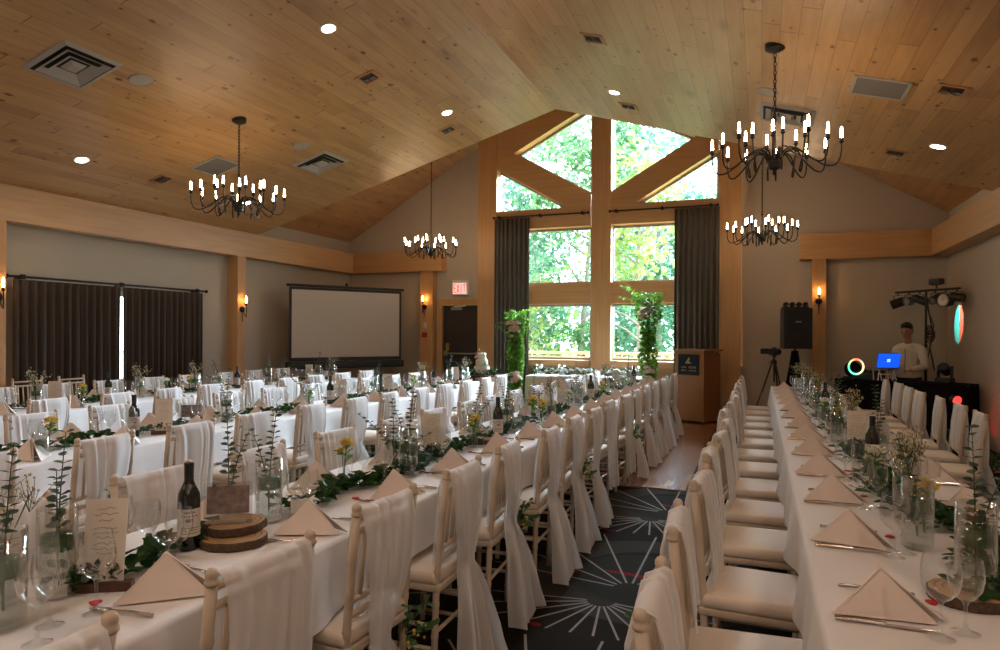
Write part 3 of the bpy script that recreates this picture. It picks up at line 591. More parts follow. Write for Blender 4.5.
# ------------------------------------------------------------------ chandeliers
def make_chandelier(loc, ztop, rz, label):
    t = thing('chandelier', label, 'chandelier', loc, rz, 'black candle chandeliers'); H = ztop-loc[2]
    MB().lathe([(.02, H-.055), (.045, H-.05), (.082, H-.028), (.085, H+.03)], 20).build('canopy', MT['iron'], t)
    mb = MB(); z = .42; k = 0
    while z < H-.06:
        a = k % 2*pi/2; pts = [(.011*cos(q)*cos(a), .011*cos(q)*sin(a), z+.024*sin(q)) for q in [2*pi*i/8 for i in range(9)]]
        mb.tube(pts, .0042, 5, cap=False); z += .038; k += 1
    mb.build('chain', MT['iron'], t)
    MB().lathe([(.005, -.10), (.02, -.085), (.012, -.06), (.055, -.04), (.06, .02), (.03, .05), (.012, .09), (.010, .36), (.018, .38), (.006, .42)], 14).build('hub', MT['iron'], t)
    def bez(P, n=9):
        out = []
        for i in range(n+1):
            u = i/n; out.append(tuple(sum(math.comb(len(P)-1, j)*u**j*(1-u)**(len(P)-1-j)*P[j][c] for j in range(len(P))) for c in (0, 1)))
        return out
    arms = [(2*pi*k/12+.13, .525 if k % 2 else .475, .12+.015*(k % 2), 0) for k in range(12)]+[(2*pi*k/6+.42, .25, .20, 1) for k in range(6)]
    for a, R, zt, inner in arms:
        if inner: prof = bez([(.04, 0), (.10, .22), (.30, .16), (.34, -.16), (.10, -.22), (R-.06, -.10), (R, .0), (R, zt)], 12)
        else: prof = bez([(.04, .0), (.12, .30), (.30, .05), (.36, -.16), (R+.02, -.12), (R, .0), (R, zt)], 12)
        ar = MB().tube([(r*cos(a), r*sin(a), z) for r, z in prof], .0075, 6).build('arm', MT['iron'], t, smooth=True)
        c = (R*cos(a), R*sin(a), zt)
        MB().lathe([(.008, -.012), (.020, .0), (.022, .004), (.016, .012), (.016, .035)], 10, c).build('candle_cup', MT['iron'], ar)
        MB().lathe([(.0115, .035), (.0118, .06), (.0095, .10), (.0085, .125), (.005, .130)], 8, c).build('candle_lamp', MT['bulb'], ar, smooth=True)
make_chandelier((-5.88, 6.49, 3.03), zc(-5.88), .1, 'black candle chandelier on a long rod before the curtains')
make_chandelier((.11, 6.41, 3.03), zc(.11), .35, 'largest black candle chandelier hanging near the right windows edge')
make_chandelier((-5.88, 11.6, 3.06), zbay(-5.88), .2, 'small distant candle chandelier hanging before the exit door wall')
make_chandelier((.02, 11.5, 3.06), zbay(.02), .5, 'distant candle chandelier lower right, before the loudspeaker wall')
make_chandelier((-5.88, 1.3, 3.03), zc(-5.88), .1, 'candle chandelier over the tables behind the camera, curtain side')
make_chandelier((.11, 1.3, 3.53), zc(.11), .1, 'candle chandelier over the tables behind the camera, DJ side')

# ------------------------------------------------------------------ wall sconces
def sconce(loc, rz, label):                                    # local: wall behind at +y
    t = thing('wall_sconce', label, 'wall light', loc, rz, 'candle sconces on the wall posts')
    MB().lathe([(.05, 0), (.055, .02), (.03, .045)], 16, (0, 0, 0), M=Matrix.Rotation(pi/2, 3, 'X')).build('backplate', MT['iron'], t)
    MB().tube([(0, -.03, 0), (0, -.07, -.10), (0, -.10, -.14), (0, -.11, -.04), (0, -.10, .08)], .007, 6).tube([(0, -.02, -.04), (0, -.02, -.22)], .006, 6).build('arm', MT['iron'], t, smooth=True)
    MB().lathe([(.008, .07), (.022, .08), (.016, .09), (.016, .115)], 10, (0, -.10, 0)).build('candle_cup', MT['iron'], t)
    MB().lathe([(.012, .115), (.014, .15), (.012, .20), (.004, .235)], 8, (0, -.10, 0)).build('candle_lamp', MT['sconce'], t, smooth=True)
sconce((-8.56, 9.535, 1.93), pi/2, 'lit candle sconce on the post right of the brown curtains')
sconce((-8.56, 5.43, 1.93), pi/2, 'lit candle sconce at the far left frame edge')
sconce((-6.76, 13.06, 2.10), 0, 'lit candle sconce on the post by the exit door')
sconce((.955, 13.06, 2.13), 0, 'lit candle sconce on the post right of the loudspeaker')

# ------------------------------------------------------------------ tables: name -> (x of aisle/near edge, x of far edge, y0, y1)
TB = {'R': (.16, .98, 1.10, 10.98), 'M': (-1.45, -2.21, .55, 11.15), 'T': (-3.88, -4.64, 1.30, 10.0), 'C': (-6.24, -7.00, 3.3, 9.9)}
TN = {'R': 'DJ-end table', 'M': 'centre table', 'T': 'cake-end table', 'C': 'curtain-side table'}
SIDE = {('R', 0): 'aisle side', ('R', 1): 'wall side', ('M', 0): 'aisle side', ('M', 1): 'inner side', ('T', 0): 'near side', ('T', 1): 'far side', ('C', 0): 'near side', ('C', 1): 'far side'}
TZ = .76
def long_table(key, label):
    xa, xb, y0, y1 = TB[key]; x0, x1 = min(xa, xb), max(xa, xb); cx = (x0+x1)/2
    t = thing('banquet_table', 'folding '+label, 'table', (cx, (y0+y1)/2, 0), 0, 'long banquet tables')
    MB().rbox((0, 0, TZ-.025), (x1-x0-.02, y1-y0-.02, .03), .01).build('tabletop', MT['bx'], t)
    n = max(2, int((y1-y0)/1.9))
    for k in range(n+1):
        for s in (-.52, .52):
            y = -(y1-y0)/2+.15+(y1-y0-.3)*k/n
            MB().tube([(s*(.25), y, 0), (s*.25, y, TZ-.04)], .014, 8).build('leg', MT['grey'], t)
    # cloth
    R = random.Random(len(label)); ph = [R.uniform(0, 6.28) for _ in range(8)]
    hx, hy = (x1-x0)/2+.006, (y1-y0)/2+.006; hem = .52
    per = []; step = .045
    def edge(a, b):
        L = sqrt((b[0]-a[0])**2+(b[1]-a[1])**2); m = max(2, int(L/step))
        for i in range(m): per.append((a[0]+(b[0]-a[0])*i/m, a[1]+(b[1]-a[1])*i/m, (b[1]-a[1])/L, -(b[0]-a[0])/L))
    edge((-hx, -hy), (hx, -hy)); edge((hx, -hy), (hx, hy)); edge((hx, hy), (-hx, hy)); edge((-hx, hy), (-hx, -hy))
    lv = [(TZ+.003, -.012), (TZ+.0005, -.002), (TZ-.012, .004), (TZ-.09, .010), (TZ-.18, .016), (hem, .022)]; vs = []
    for z, o in lv:
        for i, (x, y, nx, ny) in enumerate(per):
            s = i*step; w = (TZ-z)/(TZ-hem); fold = max(0, w)*(.018*sin(s*9.5+ph[0])+.012*sin(s*5.3+ph[1])+.008*sin(s*21+ph[2]))
            dz = .012*sin(s*3.1+ph[3])*max(0, w)
            vs.append((x+nx*(o+fold), y+ny*(o+fold), z+dz))
    N = len(per); fs = [(l*N+(k+1) % N, l*N+k, (l+1)*N+k, (l+1)*N+(k+1) % N) for l in range(len(lv)-1) for k in range(N)]
    mb = MB().add(vs, fs)
    def top(u, v):
        x = -hx+.012+(2*hx-.024)*u; y = -hy+.012+(2*hy-.024)*v
        q = 0 if u in (0, 1) or v in (0, 1) else .0016*sin(y*4.1+ph[5])*sin(x*9+ph[6])+.0008*sin(x*3+ph[4])
        return (x, y, TZ+.003+q)
    mb.grid(top, 8, int((y1-y0)/.08))
    c = mb.build('tablecloth', MT['cloth'], smooth=True, loc=(cx, (y0+y1)/2, 0))
    tag(c, 'white linen cloth over the '+label, 'tablecloth', 'white table linens')
long_table('R', 'long banquet table ending at the DJ booth')
long_table('M', 'long banquet table in the centre beside the aisle')
long_table('T', 'long banquet table ending at the cake stand')
long_table('C', 'long banquet table nearest the brown curtains')

# ------------------------------------------------------------------ chiavari chairs (face local +x)
def bamboo(path, r, n=8):
    P = [Vector(p) for p in path]; L = [0]
    for a, b in zip(P, P[1:]): L.append(L[-1]+(b-a).length)
    pts = []; rs = []; T = L[-1]; marks = [q*T for q in (.10, .25, .40, .55, .70, .84)]
    ss = sorted(set([0, T]+[min(max(m+d, 0), T) for m in marks for d in (-.014, -.006, .006, .014)]+L))
    for s in ss:
        i = max(k for k in range(len(L)-1) if L[k] <= s+1e-9); f = (s-L[i])/max(1e-9, L[i+1]-L[i])
        pts.append(P[i].lerp(P[i+1], min(1, f))); rs.append(r*(1.13 if any(abs(s-m) < .008 for m in marks) else 1))
    return pts, rs
def wrapped_sash(ph):                                           # chiffon sleeve pulled right over the chair back
    rows = [(.936, -.222, .008, .160), (.932, -.222, .022, .170), (.89, -.220, .034, .177), (.78, -.214, .044, .180), (.64, -.210, .048, .176), (.55, -.212, .044, .165), (.50, -.250, .030, .125), (.44, -.262, .035, .125), (.30, -.285, .050, .155), (.16, -.300, .058, .172), (.04, -.308, .062, .182)]
    rr = []
    for a, b in zip(rows, rows[1:]):
        for q in (0, .5): rr.append(tuple(a[k]+(b[k]-a[k])*q for k in range(4)))
    rr.append(rows[-1]); nu = len(rr)-1
    def fn(u, v):
        z, cx, d, w = rr[int(round(u*nu))]; a = 2*pi*v; p = 1+min(1, max(0, .935-z)*6)*(.05*sin(a*9+ph[0])+.035*sin(a*15+ph[1]+z*3))
        return (cx+d*p*cos(a)*(1+.15*sin(a*7+ph[2])), w*p*sin(a), z)
    mb = MB().grid(fn, nu, 60); mb.add([(-.222+.008*cos(2*pi*k/12), .160*sin(2*pi*k/12), .936) for k in range(12)], [tuple(range(12))]); return mb
def sash_mesh(kind, seed):
    R = random.Random(seed); ph = [R.uniform(0, 6.28) for _ in range(6)]
    if kind == 4: return wrapped_sash(ph)
    front = [(-.148, .50, .140, 0), (-.153, .60, .146, 0), (-.168, .74, .150, 0), (-.184, .86, .153, 0), (-.200, .922, .155, 0), (-.221, .931, .156, 0), (-.245, .918, .158, 0)]
    if kind == 0: rows = front+[(-.262, .85, .160, 0), (-.268, .75, .148, 0), (-.262, .64, .120, 0), (-.250, .56, .085, 0), (-.245, .52, .058, 0), (-.245, .49, .058, 0), (-.268, .43, .095, .005), (-.300, .33, .130, .01), (-.330, .19, .160, .012), (-.350, .06, .185, .015), (-.355, .018, .195, .015)]
    elif kind == 1: rows = front+[(-.262, .84, .156, .005), (-.268, .72, .138, .02), (-.262, .60, .110, .035), (-.250, .50, .075, .045), (-.246, .45, .055, .05), (-.246, .42, .058, .05), (-.268, .36, .095, .05), (-.298, .26, .130, .045), (-.322, .13, .158, .04), (-.335, .025, .178, .04)]
    else: rows = front[1:]+[(-.258, .85, .157, -.005), (-.264, .75, .152, 0), (-.268, .64, .148, .005), (-.271, .52, .142, .01), (-.275, .40, .138, .01), (-.280, .28, .134, .012), (-.284, .17, .130, .012)]
    rr = []
    for a, b in zip(rows, rows[1:]):
        for q in (0, .5): rr.append(tuple(a[k]+(b[k]-a[k])*q for k in range(4)))
    rr.append(rows[-1]); nu = len(rr)-1
    def fn(u, v):
        i = int(round(u*nu)); x, z, w, oy = rr[i]; t = v*2-1
        back = 1 if i > 11 else .6; dens = (.165/max(w, .04)); low = max(0, .50-z)*(1 if kind < 2 else .25)
        tt = t+.16*sin(t*4.1+ph[0])+.05*sin(z*5+ph[2]); am = (.0085*back*min(2.2, dens)+.075*low)*(.55+.45*sin(t*2.7+ph[4]+z*1.5))
        pl = am*(sin(tt*11+ph[1])+.45*sin(tt*21+ph[3]+z*2))
        edge = .012*abs(t)**6*back
        hem = .012*sin(t*9+ph[4]) if i == nu else 0
        return (x-pl+edge, oy+w*t+.006*sin(z*11+ph[5]), z+hem)
    return MB().grid(fn, nu, 52)
def make_chair(kind):
    def mk(loc, rz, label, group):
        t = thing('chiavari_chair', label, 'chair', loc, rz, group)
        for s in (-1, 1):
            p, r = bamboo([(-.165, s*.178, 0), (-.172, s*.18, .28), (-.178, s*.18, .46), (-.198, s*.18, .70), (-.220, s*.18, .905)], .0152)
            mb = MB().tube(p, r, 8); mb.lathe([(.0145, .900), (.0185, .905), (.0185, .912), (.0145, .916), (.0168, .924), (.0168, .934), (.011, .943), (.002, .946)], 10, (-.2205, s*.18, 0))
            mb.build('back_post', MT['chair'], t, smooth=True)
            p, r = bamboo([(.195, s*.192, 0), (.185, s*.186, .22), (.18, s*.18, .44)], .0150)
            MB().tube(p, r, 8).build('leg', MT['chair'], t, smooth=True)
        mb = MB()
        for z in (.895, .845, .605, .555): 
            x = -.178-.0465*(z-.46)/.22 if z < .70 else -.198-.022*(z-.70)/.205
            x = -.178-.02*(z-.46)/.24 if z < .70 else x
            mb.tube([(x, -.18, z), (x, 0, z), (x, .18, z)], .0115, 8)
        for k in range(5):
            y = -.12+.06*k; mb.tube([(-.190, y, .605), (-.201, y, .72), (-.2135, y, .845)], [.008, .010, .008], 6)
        mb.build('backrest', MT['chair'], t, smooth=True)
        MB().rbox((.0, 0, .435), (.40, .40, .032), .016).build('seat_frame', MT['chair'], t)
        mb = MB()
        for z in (.17, .27):
            for s in (-1, 1): mb.tube([(-.17, s*.179, z), (.188, s*.187, z)], .0095, 6)
        for z in (.23, .33): mb.tube([(.187, -.187, z), (.187, .187, z)], .0095, 6)
        mb.tube([(-.17, -.179, .24), (-.17, .179, .24)], .0095, 6)
        mb.build('stretcher', MT['chair'], t, smooth=True)
        if kind != 3:
            o = sash_mesh(kind, 5+kind).build('sash', MT['sash'], t, smooth=True); o['label'] = 'sheer white sash'
        mb = MB(); mb.rbox((.012, 0, .476), (.405, .405, .055), .027, n=5); smooth_auto(mb.build('cushion', MT['cushion'], t), 60)
        return t
    return mk
CH = [Proto(make_chair(k)) for k in range(5)]
SEATY = {}; CHAIRS = []
def row(key, side, xs, y0, pitch, n, face, kinds, drop=()):
    SEATY[(key, side)] = []; vis = 0
    for k in range(n):
        if k in drop: continue
        y = y0+pitch*k+rnd.uniform(-.02, .02); SEATY[(key, side)].append(y)
        kd = kinds[k % len(kinds)]
        rz = (0 if face > 0 else pi)+radians(rnd.uniform(-4, 4)); x = xs+face*.215+rnd.uniform(-.025, .025)
        CH[kd].put((x, y, 0), rz, 'white sashed chiavari chair, %s from the front, %s of the %s' % (ORD[vis], SIDE[(key, side)], TN[key]), 'sashed chairs on the %s of the %s' % (SIDE[(key, side)], TN[key]))
        CHAIRS.append((key, side, vis, x, y, face)); vis += 1
row('R', 0, -.235, 1.63, .668, 14, 1, (0, 2, 0, 0, 1, 0))
row('R', 1, 1.60, 6.20, .70, 7, -1, (4,))
row('M', 0, -1.25, .83, .653, 16, -1, (2, 2, 1, 0, 0, 0, 0, 1))
row('M', 1, -2.40, 1.52, .653, 15, 1, (2, 1, 0, 2, 0))
row('T', 0, -3.47, 2.12, .64, 12, -1, (0, 1, 2, 0, 0))
row('T', 1, -4.87, 3.34, .64, 10, 1, (2, 0, 1, 2))
row('C', 0, -5.83, 4.14, .64, 9, -1, (0, 2, 1, 0))
row('C', 1, -7.42, 4.70, .64, 8, 1, (0, 2, 2, 1))
CH[3].put((-8.28, 5.75, 0), 0, 'bare wooden chiavari chair against the brown curtains, nearer one', 'bare chairs by the brown curtains')
CH[3].put((-8.25, 6.32, 0), radians(4), 'bare wooden chiavari chair against the brown curtains, farther one', 'bare chairs by the brown curtains')

# ------------------------------------------------------------------ small table things
def make_napkin(loc, rz, label, group):
    mb = MB(); A, B, C, D = (-.125, -.055), (.125, -.055), (.0, .105), (0, .0)
    def face(p, q, ap, bulge):
        def fn(u, v):
            a = Vector((p[0]+(q[0]-p[0])*v, p[1]+(q[1]-p[1])*v, .002)); x = a.lerp(Vector(ap), u)
            n = Vector(((q[1]-p[1]), -(q[0]-p[0]), 0)).normalized(); return x-n*bulge*4*u*(1-u)*(.3+v*(1-v))+Vector((0, 0, -.006*sin(pi*v)*(1-u)*u*4))
        return fn
    ap = (0, -.005, .122)
    mb.grid(face(A, B, ap, .012), 8, 8); mb.grid(face((.150, -.030), C, ap, .016), 8, 8); mb.grid(face(C, A, ap, .016), 8, 8)
    mb.add([(-.118, -.062, .003), (.118, -.062, .003), (.003, -.019, .116), (-.003, -.019, .116)], [(0, 1, 2, 3)])
    o = mb.build('folded_napkin', MT['napkin'], smooth=False, loc=loc); o.rotation_euler = (0, 0, rz)
    m = o.modifiers.new('cloth', 'SOLIDIFY'); m.thickness = .004; m.offset = 1
    return tag(o, label, 'napkin', group)
def make_goblet(h, r, lip):
    def mk(loc, rz, label, group):
        b = h*.42
        prof = [(.034, .0015), (.032, .003), (.020, .006), (.006, .014), (.0042, .03), (.0042, b-.012), (.008, b), (r*.55, b+.012), (r*.90, b+.035), (r, b+.06), (r*.97, b+.085), (lip, h)]
        o = MB().lathe(prof, 16, cap=False).build('wine_glass', MT['glass'], smooth=True, loc=loc)
        return tag(o, label, 'wine glass', group)
    return mk
def make_fork(loc, rz, label, group):
    mb = MB(); mb.tube([(0, -.095, .006), (0, -.03, .008), (0, .03, .006), (0, .05, .004)], [.006, .004, .003, .005], 6)
    mb.box((0, .058, .004), (.024, .016, .003))
    for k in range(4): mb.tube([(-.0095+.0063*k, .062, .004), (-.0095+.0063*k, .085, .003), (-.009+.006*k, .105, .005)], [.0022, .002, .001], 5)
    o = mb.build('fork', MT['steel'], loc=loc, smooth=True); o.rotation_euler = (0, 0, rz); return tag(o, label, 'fork', group)
def make_knife(loc, rz, label, group):
    mb = MB(); mb.tube([(0, -.12, .006), (0, -.06, .008), (0, .0, .007)], [.006, .0075, .005], 8)
    mb.prism([(-.006, 0), (.007, 0), (.0085, .06), (.004, .115), (-.004, .12)], lambda a, b, d: (a, b, d), .0045, .0065)
    o = mb.build('knife', MT['steel'], loc=loc); o.rotation_euler = (0, 0, rz); return tag(o, label, 'knife', group)
def make_favour(loc, rz, label, group):
    mb = MB(); mb.prism([(0, -.018), (.016, 0), (.014, .012), (.006, .014), (0, .008), (-.006, .014), (-.014, .012), (-.016, 0)], lambda a, b, d: (a, b, d), .001, .006)
    o = mb.build('red_heart_favour', MT['red'], loc=loc); o.rotation_euler = (0, 0, rz); return tag(o, label, 'table favour', group)
NAP, FORK, KNIFE, FAV = Proto(make_napkin), Proto(make_fork), Proto(make_knife), Proto(make_favour)
GOB = [Proto(make_goblet(.222, .047, .038)), Proto(make_goblet(.190, .042, .037))]
CZ = TZ+.0045
OUTSIDE = {('M', 0, 0), ('R', 0, 0), ('T', 0, 0)}                             # settings beyond the near edge of the photograph
SETTINGS = [('R', 1, k, 1.6, 3.45+.69*k, -1) for k in range(4)]+[(a, b, k+4 if (a, b) == ('R', 1) else k-1 if (a, b, 0) in OUTSIDE else k, x, y, f) for a, b, k, x, y, f in CHAIRS if (a, b, k) not in OUTSIDE]
for key, side, k, x, y, face in SETTINGS:
    xa, xb, ty0, ty1 = TB[key]; ed = xa if side == 0 else xb; into = 1 if (xa < xb) == (side == 0) else -1
    if not (ty0+.1 < y < ty1-.1): continue
    yy = y+{'R': -.17, 'M': .0}.get(key, 0) if side == 0 else y
    where = '%s of the %s' % (SIDE[(key, side)], TN[key])
    NAP.put((ed+into*.15, yy, CZ), radians(rnd.uniform(-14, 14))+(pi if key in 'TC' and side == 1 else 0)+(radians(36) if key == 'M' else 0), 'blush napkin folded to a peak, %s from the front, %s' % (ORD[k], where), 'peaked napkins, '+where)
    for q in range(2):
        gx, gy = ed+into*(.275+.02*q), yy+(.10 if q == 0 else .185)*(1 if key != 'R' else 1)
        if key == 'R' and side == 0: gx, gy = ed+into*(.265+.06*q), yy+(-.15 if q == 0 else -.09)
        GOB[q].put((gx+rnd.uniform(-.012, .012), gy+rnd.uniform(-.02, .02), CZ-.001), 0, '%s clear wine glass by the %s napkin, %s' % (('tall', 'shorter')[q], ORD[k], where), 'clear wine glasses, '+where)
    if (key in 'RM' and side == 0 and k < 9) or (key == 'R' and side == 1 and k < 5):
        a = -pi/2 if into > 0 else pi/2
        if key == 'R':
            FORK.put((ed+into*.16, yy+.165, CZ), a, 'steel fork by the %s napkin, %s' % (ORD[k], where), 'forks on the table linens')
            KNIFE.put((ed+into*.15, yy-.105, CZ), a, 'steel knife by the %s napkin, %s' % (ORD[k], where), 'knives on the table linens')
        else:
            FORK.put((ed+into*.14, yy-.15, CZ), a+radians(rnd.uniform(-8, 8)), 'steel fork by the %s napkin, %s' % (ORD[k], where), 'forks on the table linens')
            KNIFE.put((ed+into*.13, yy+.165, CZ), a+radians(rnd.uniform(-8, 8)), 'steel knife by the %s napkin, %s' % (ORD[k], where), 'knives on the table linens')
        FAV.put((ed+into*(.27 if key == 'M' else .30), yy-.13 if key == 'M' else yy+.12, CZ), rnd.uniform(0, 6), 'small red heart favour by the %s napkin, %s' % (ORD[k], where), 'red heart favours')

for q, (gx, gy, w_) in enumerate(((-1.63, 1.13, 'nearest the frame corner'), (-1.70, 1.21, 'behind the corner one'), (-1.66, 1.31, 'before the menu card'))):
    GOB[q % 2].put((gx, gy, CZ-.001), 0, '%s clear wine glass at the near end of the centre table, %s' % (('tall', 'shorter')[q % 2], w_), 'clear wine glasses, aisle side of the centre table')
# ---- centrepieces
def make_vase(h, r, candle=True):
    def mk(loc, rz, label, group):
        t = thing('cylinder_vase', label, 'vase', loc, rz, group)
        MB().lathe([(.001, .004), (r-.004, .004), (r, .010), (r, h), (r-.003, h), (r-.003, .014), (.001, .012)], 20, cap=False).build('glass_cylinder', MT['glass'], t, smooth=True)
        MB().lathe([(.001, .0145), (r-.0035, .0145), (r-.0035, h*.55), (.001, h*.55)], 20, cap=False).build('water', MT['water'], t, smooth=True)
        if candle: MB().lathe([(.001, h*.52), (r*.80, h*.52), (r*.86, h*.60), (r*.78, h*.70), (.01, h*.70), (.002, h*.75)], 18).build('floating_candle', MT['floater'], t, smooth=True)
        return t
    return mk
def make_eucalyptus(h, bend, seed, n=2):
    def mk(loc, rz, label, group):
        R = random.Random(seed); t = thing('eucalyptus_sprig', label, 'eucalyptus', loc, rz, group); st = MB(); lf = MB()
        for q in range(n):
            a = R.uniform(0, 6.28); b = bend*(.5+.9*q); H = h*(1-.22*q)
            pts = [(b*u*u*cos(a), b*u*u*sin(a), .03+H*u) for u in [i/9 for i in range(10)]]; st.tube(pts, [.003*(1-.07*i) for i in range(10)], 5)
            m = int(H/.021)
            for i in range(int(m*.38), m+1):
                u = i/m; p = Vector((b*u*u*cos(a), b*u*u*sin(a), .03+H*u)); r = .021*(1.15-.55*u)
                for s in (0, 1):
                    w = i*2.4+s*pi+R.uniform(-.3, .3); d = Vector((cos(w), sin(w), .28)); lf.leaf(p, d, r*1.9, r*1.7, fold=.1)
        st.build('stem', MT['stem'], t); lf.build('foliage', MT['euc'], t); return t
    return mk
def make_breath(h, seed):
    def mk(loc, rz, label, group):
        R = random.Random(seed); t = thing('baby_breath_spray', label, 'flowers', loc, rz, group); st = MB(); fl = MB()
        for q in range(13):
            a = R.uniform(0, 6.28); b = R.uniform(.02, .085); H = h*R.uniform(.7, 1); top = Vector((b*cos(a), b*sin(a), H))
            st.tube([(0, 0, .02), (top.x*.35, top.y*.35, H*.6), top], .0013, 4)
            for k in range(11):
                p = top+Vector((R.gauss(0, .022), R.gauss(0, .022), R.gauss(0, .026))); st.tube([top-Vector((0, 0, .05)), p], .0007, 3, cap=False); fl.ball(p, R.uniform(.003, .0055), 6, 4)
        st.build('stem', MT['stem'], t); fl.build('blossom', MT['breath'], t); return t
    return mk
def rose(mb, c, r, R):
    for q in range(16):
        a = q*2.4; k = q/16; rr = r*(.18+.72*k); p = Vector(c)+Vector((cos(a)*rr*.45, sin(a)*rr*.45, -k*r*.35))
        d = Vector((cos(a)*(.25+.9*k), sin(a)*(.25+.9*k), 1.05-k*.85)); mb.leaf(p, d, r*(.75+.35*k), r*.95, fold=-.28)
def make_budvase(petal, seed):
    def mk(loc, rz, label, group):
        R = random.Random(seed); t = thing('rose_bud_vase', label, 'bud vase', loc, rz, group)
        MB().lathe([(.001, .003), (.028, .003), (.033, .02), (.030, .055), (.014, .085), (.016, .105)], 14, cap=False).build('glass_bottle', MT['glass'], t, smooth=True)
        MB().tube([(0, 0, .02), (.004, .002, .10), (.012, .004, .19)], .003, 5).tube([(0, 0, .02), (-.012, .006, .15)], .002, 5).build('stem', MT['stem'], t)
        mb = MB()
        for q in range(9):
            a = R.uniform(0, 6.28); mb.leaf((.006, .003, R.uniform(.10, .17)), (cos(a), sin(a), R.uniform(-.1, .8)), R.uniform(.045, .075), .035)
        mb.build('foliage', MT['moss'], t)
        mb = MB(); rose(mb, (.012, .004, .20), .036, R); rose(mb, (-.018, .010, .16), .022, R); mb.build('bloom', MT[petal], t); return t
    return mk
def make_bottle(loc, rz, label, group):
    t = thing('wine_bottle', label, 'wine bottle', loc, rz, group)
    MB().lathe([(.002, .004), (.034, .001), (.037, .006), (.037, .175), (.035, .195), (.022, .222), (.0155, .238), (.0148, .290), (.0165, .292), (.0165, .300), (.012, .302)], 20).build('bottle', MT['bottle'], t, smooth=True)
    MB().lathe([(.0152, .245), (.0157, .247), (.0162, .291), (.0172, .293), (.0172, .301), (.002, .3035)], 16).build('foil', MT['foil'], t, smooth=True)
    mb = MB(); n = 14; vs = []
    for z in (.05, .145):
        for k in range(n+1): a = -1.35+2.7*k/n; vs.append((.0376*sin(a), -.0376*cos(a), z))
    mb.add(vs, [(k, k+1, n+2+k, n+1+k) for k in range(n)]); lb = mb.build('label', MT['label'], t, smooth=True)
    mb = MB()
    for z, w, h in ((.130, .5, .006), (.118, .8, .004), (.100, .35, .012), (.078, .9, .003), (.070, .7, .003), (.060, .8, .003)):
        for k in range(5):
            a0 = -w+2*w*k/5; a1 = a0+2*w/5*.75; mb.add([(.0380*sin(a0), -.0380*cos(a0), z), (.0380*sin(a1), -.0380*cos(a1), z), (.0380*sin(a1), -.0380*cos(a1), z+h), (.0380*sin(a0), -.0380*cos(a0), z+h)], [(0, 1, 2, 3)])
    mb.build('print', MT['ink'], lb); return t
def make_menu(loc, rz, label, group):
    t = thing('menu_card', label, 'menu card', loc, rz, group); T = Matrix.Rotation(radians(-9), 3, 'X')
    mb = MB(); mb.box((0, 0, .013), (.17, .035, .026)); hd = mb.build('wooden_holder', MT['walnut'], t)
    cd = MB().box(Vector((0, 0, .012))+T @ Vector((0, 0, .125)), (.115, .0025, .25), M=T).build('card', MT['paper'], t)
    mb = MB(); R = random.Random(4)
    for r_, (z, w) in enumerate(((.222, .05), (.205, .065), (.188, .04), (.165, .06), (.152, .07), (.139, .05), (.120, .06), (.107, .07), (.094, .045))):
        pts = []; m = int(w/.005)
        for i in range(m+1):
            p = Vector((-w/2+w*i/m, -.0024, z+R.uniform(-.004, .004))); pts.append(Vector((0, 0, .012))+T @ p)
        mb.tube(pts, .0007, 3, cap=False)
    mb.build('handwriting', MT['ink'], cd)
    mb = MB()
    for k in range(24): mb.leaf(Vector((0, 0, .012))+T @ Vector((rnd.uniform(-.05, .05), -.003, rnd.uniform(.018, .06))), (rnd.gauss(0, 1), -.15, rnd.uniform(.2, 1)), .028, .016)
    mb.build('painted_sprig', MT['euc'], cd); return t
def make_slice(loc, rz, label, group):
    t = thing('wood_slice', label, 'wood slice', loc, rz, group); n = 28; R = random.Random(3)
    rad = [.108*(1+.06*sin(2*2*pi*k/n+1)+.03*R.uniform(-1, 1)) for k in range(n)]
    def disc(z0, z1, s): return [(rad[k]*s*cos(2*pi*k/n), rad[k]*s*sin(2*pi*k/n)) for k in range(n)]
    mb = MB(); vs = [(x, y, 0) for x, y in disc(0, 0, .97)]+[(x, y, .004) for x, y in disc(0, 0, 1.0)]+[(x, y, .026) for x, y in disc(0, 0, 1.0)]+[(x, y, .030) for x, y in disc(0, 0, .97)]
    mb.add(vs, [(l*n+k, l*n+(k+1) % n, (l+1)*n+(k+1) % n, (l+1)*n+k) for l in range(3) for k in range(n)]+[tuple(range(n-1, -1, -1))]); mb.build('bark', MT['bark'], t)
    mb = MB(); mb.add([(x, y, .0303) for x, y in disc(0, 0, .96)], [tuple(range(n))])
    f = mb.build('cut_face', MT['slice'], t); mb = MB()
    for s in (.25, .45, .62, .8):
        for k in range(n):
            j = (k+1) % n; p = [(rad[a]*b*s*cos(2*pi*a/n), rad[a]*b*s*sin(2*pi*a/n), .0306) for a, b in ((k, 1), (j, 1), (j, 1.035), (k, 1.035))]; mb.add(p, [(0, 1, 2, 3)])
    mb.build('growth_ring', MT['bark'], f); return t
def make_photo(loc, rz, label, group):
    t = thing('photo_stand', label, 'photo frame', loc, rz, group); T = Matrix.Rotation(radians(-6), 3, 'X')
    MB().box(T @ Vector((0, .003, .075)), (.165, .003, .15), M=T).box((0, .02, .003), (.165, .05, .004)).build('acrylic_stand', MT['acryl'], t)
    MB().box(T @ Vector((0, 0, .088)), (.145, .0015, .098), M=T).build('photo', MT['photo'], t); return t
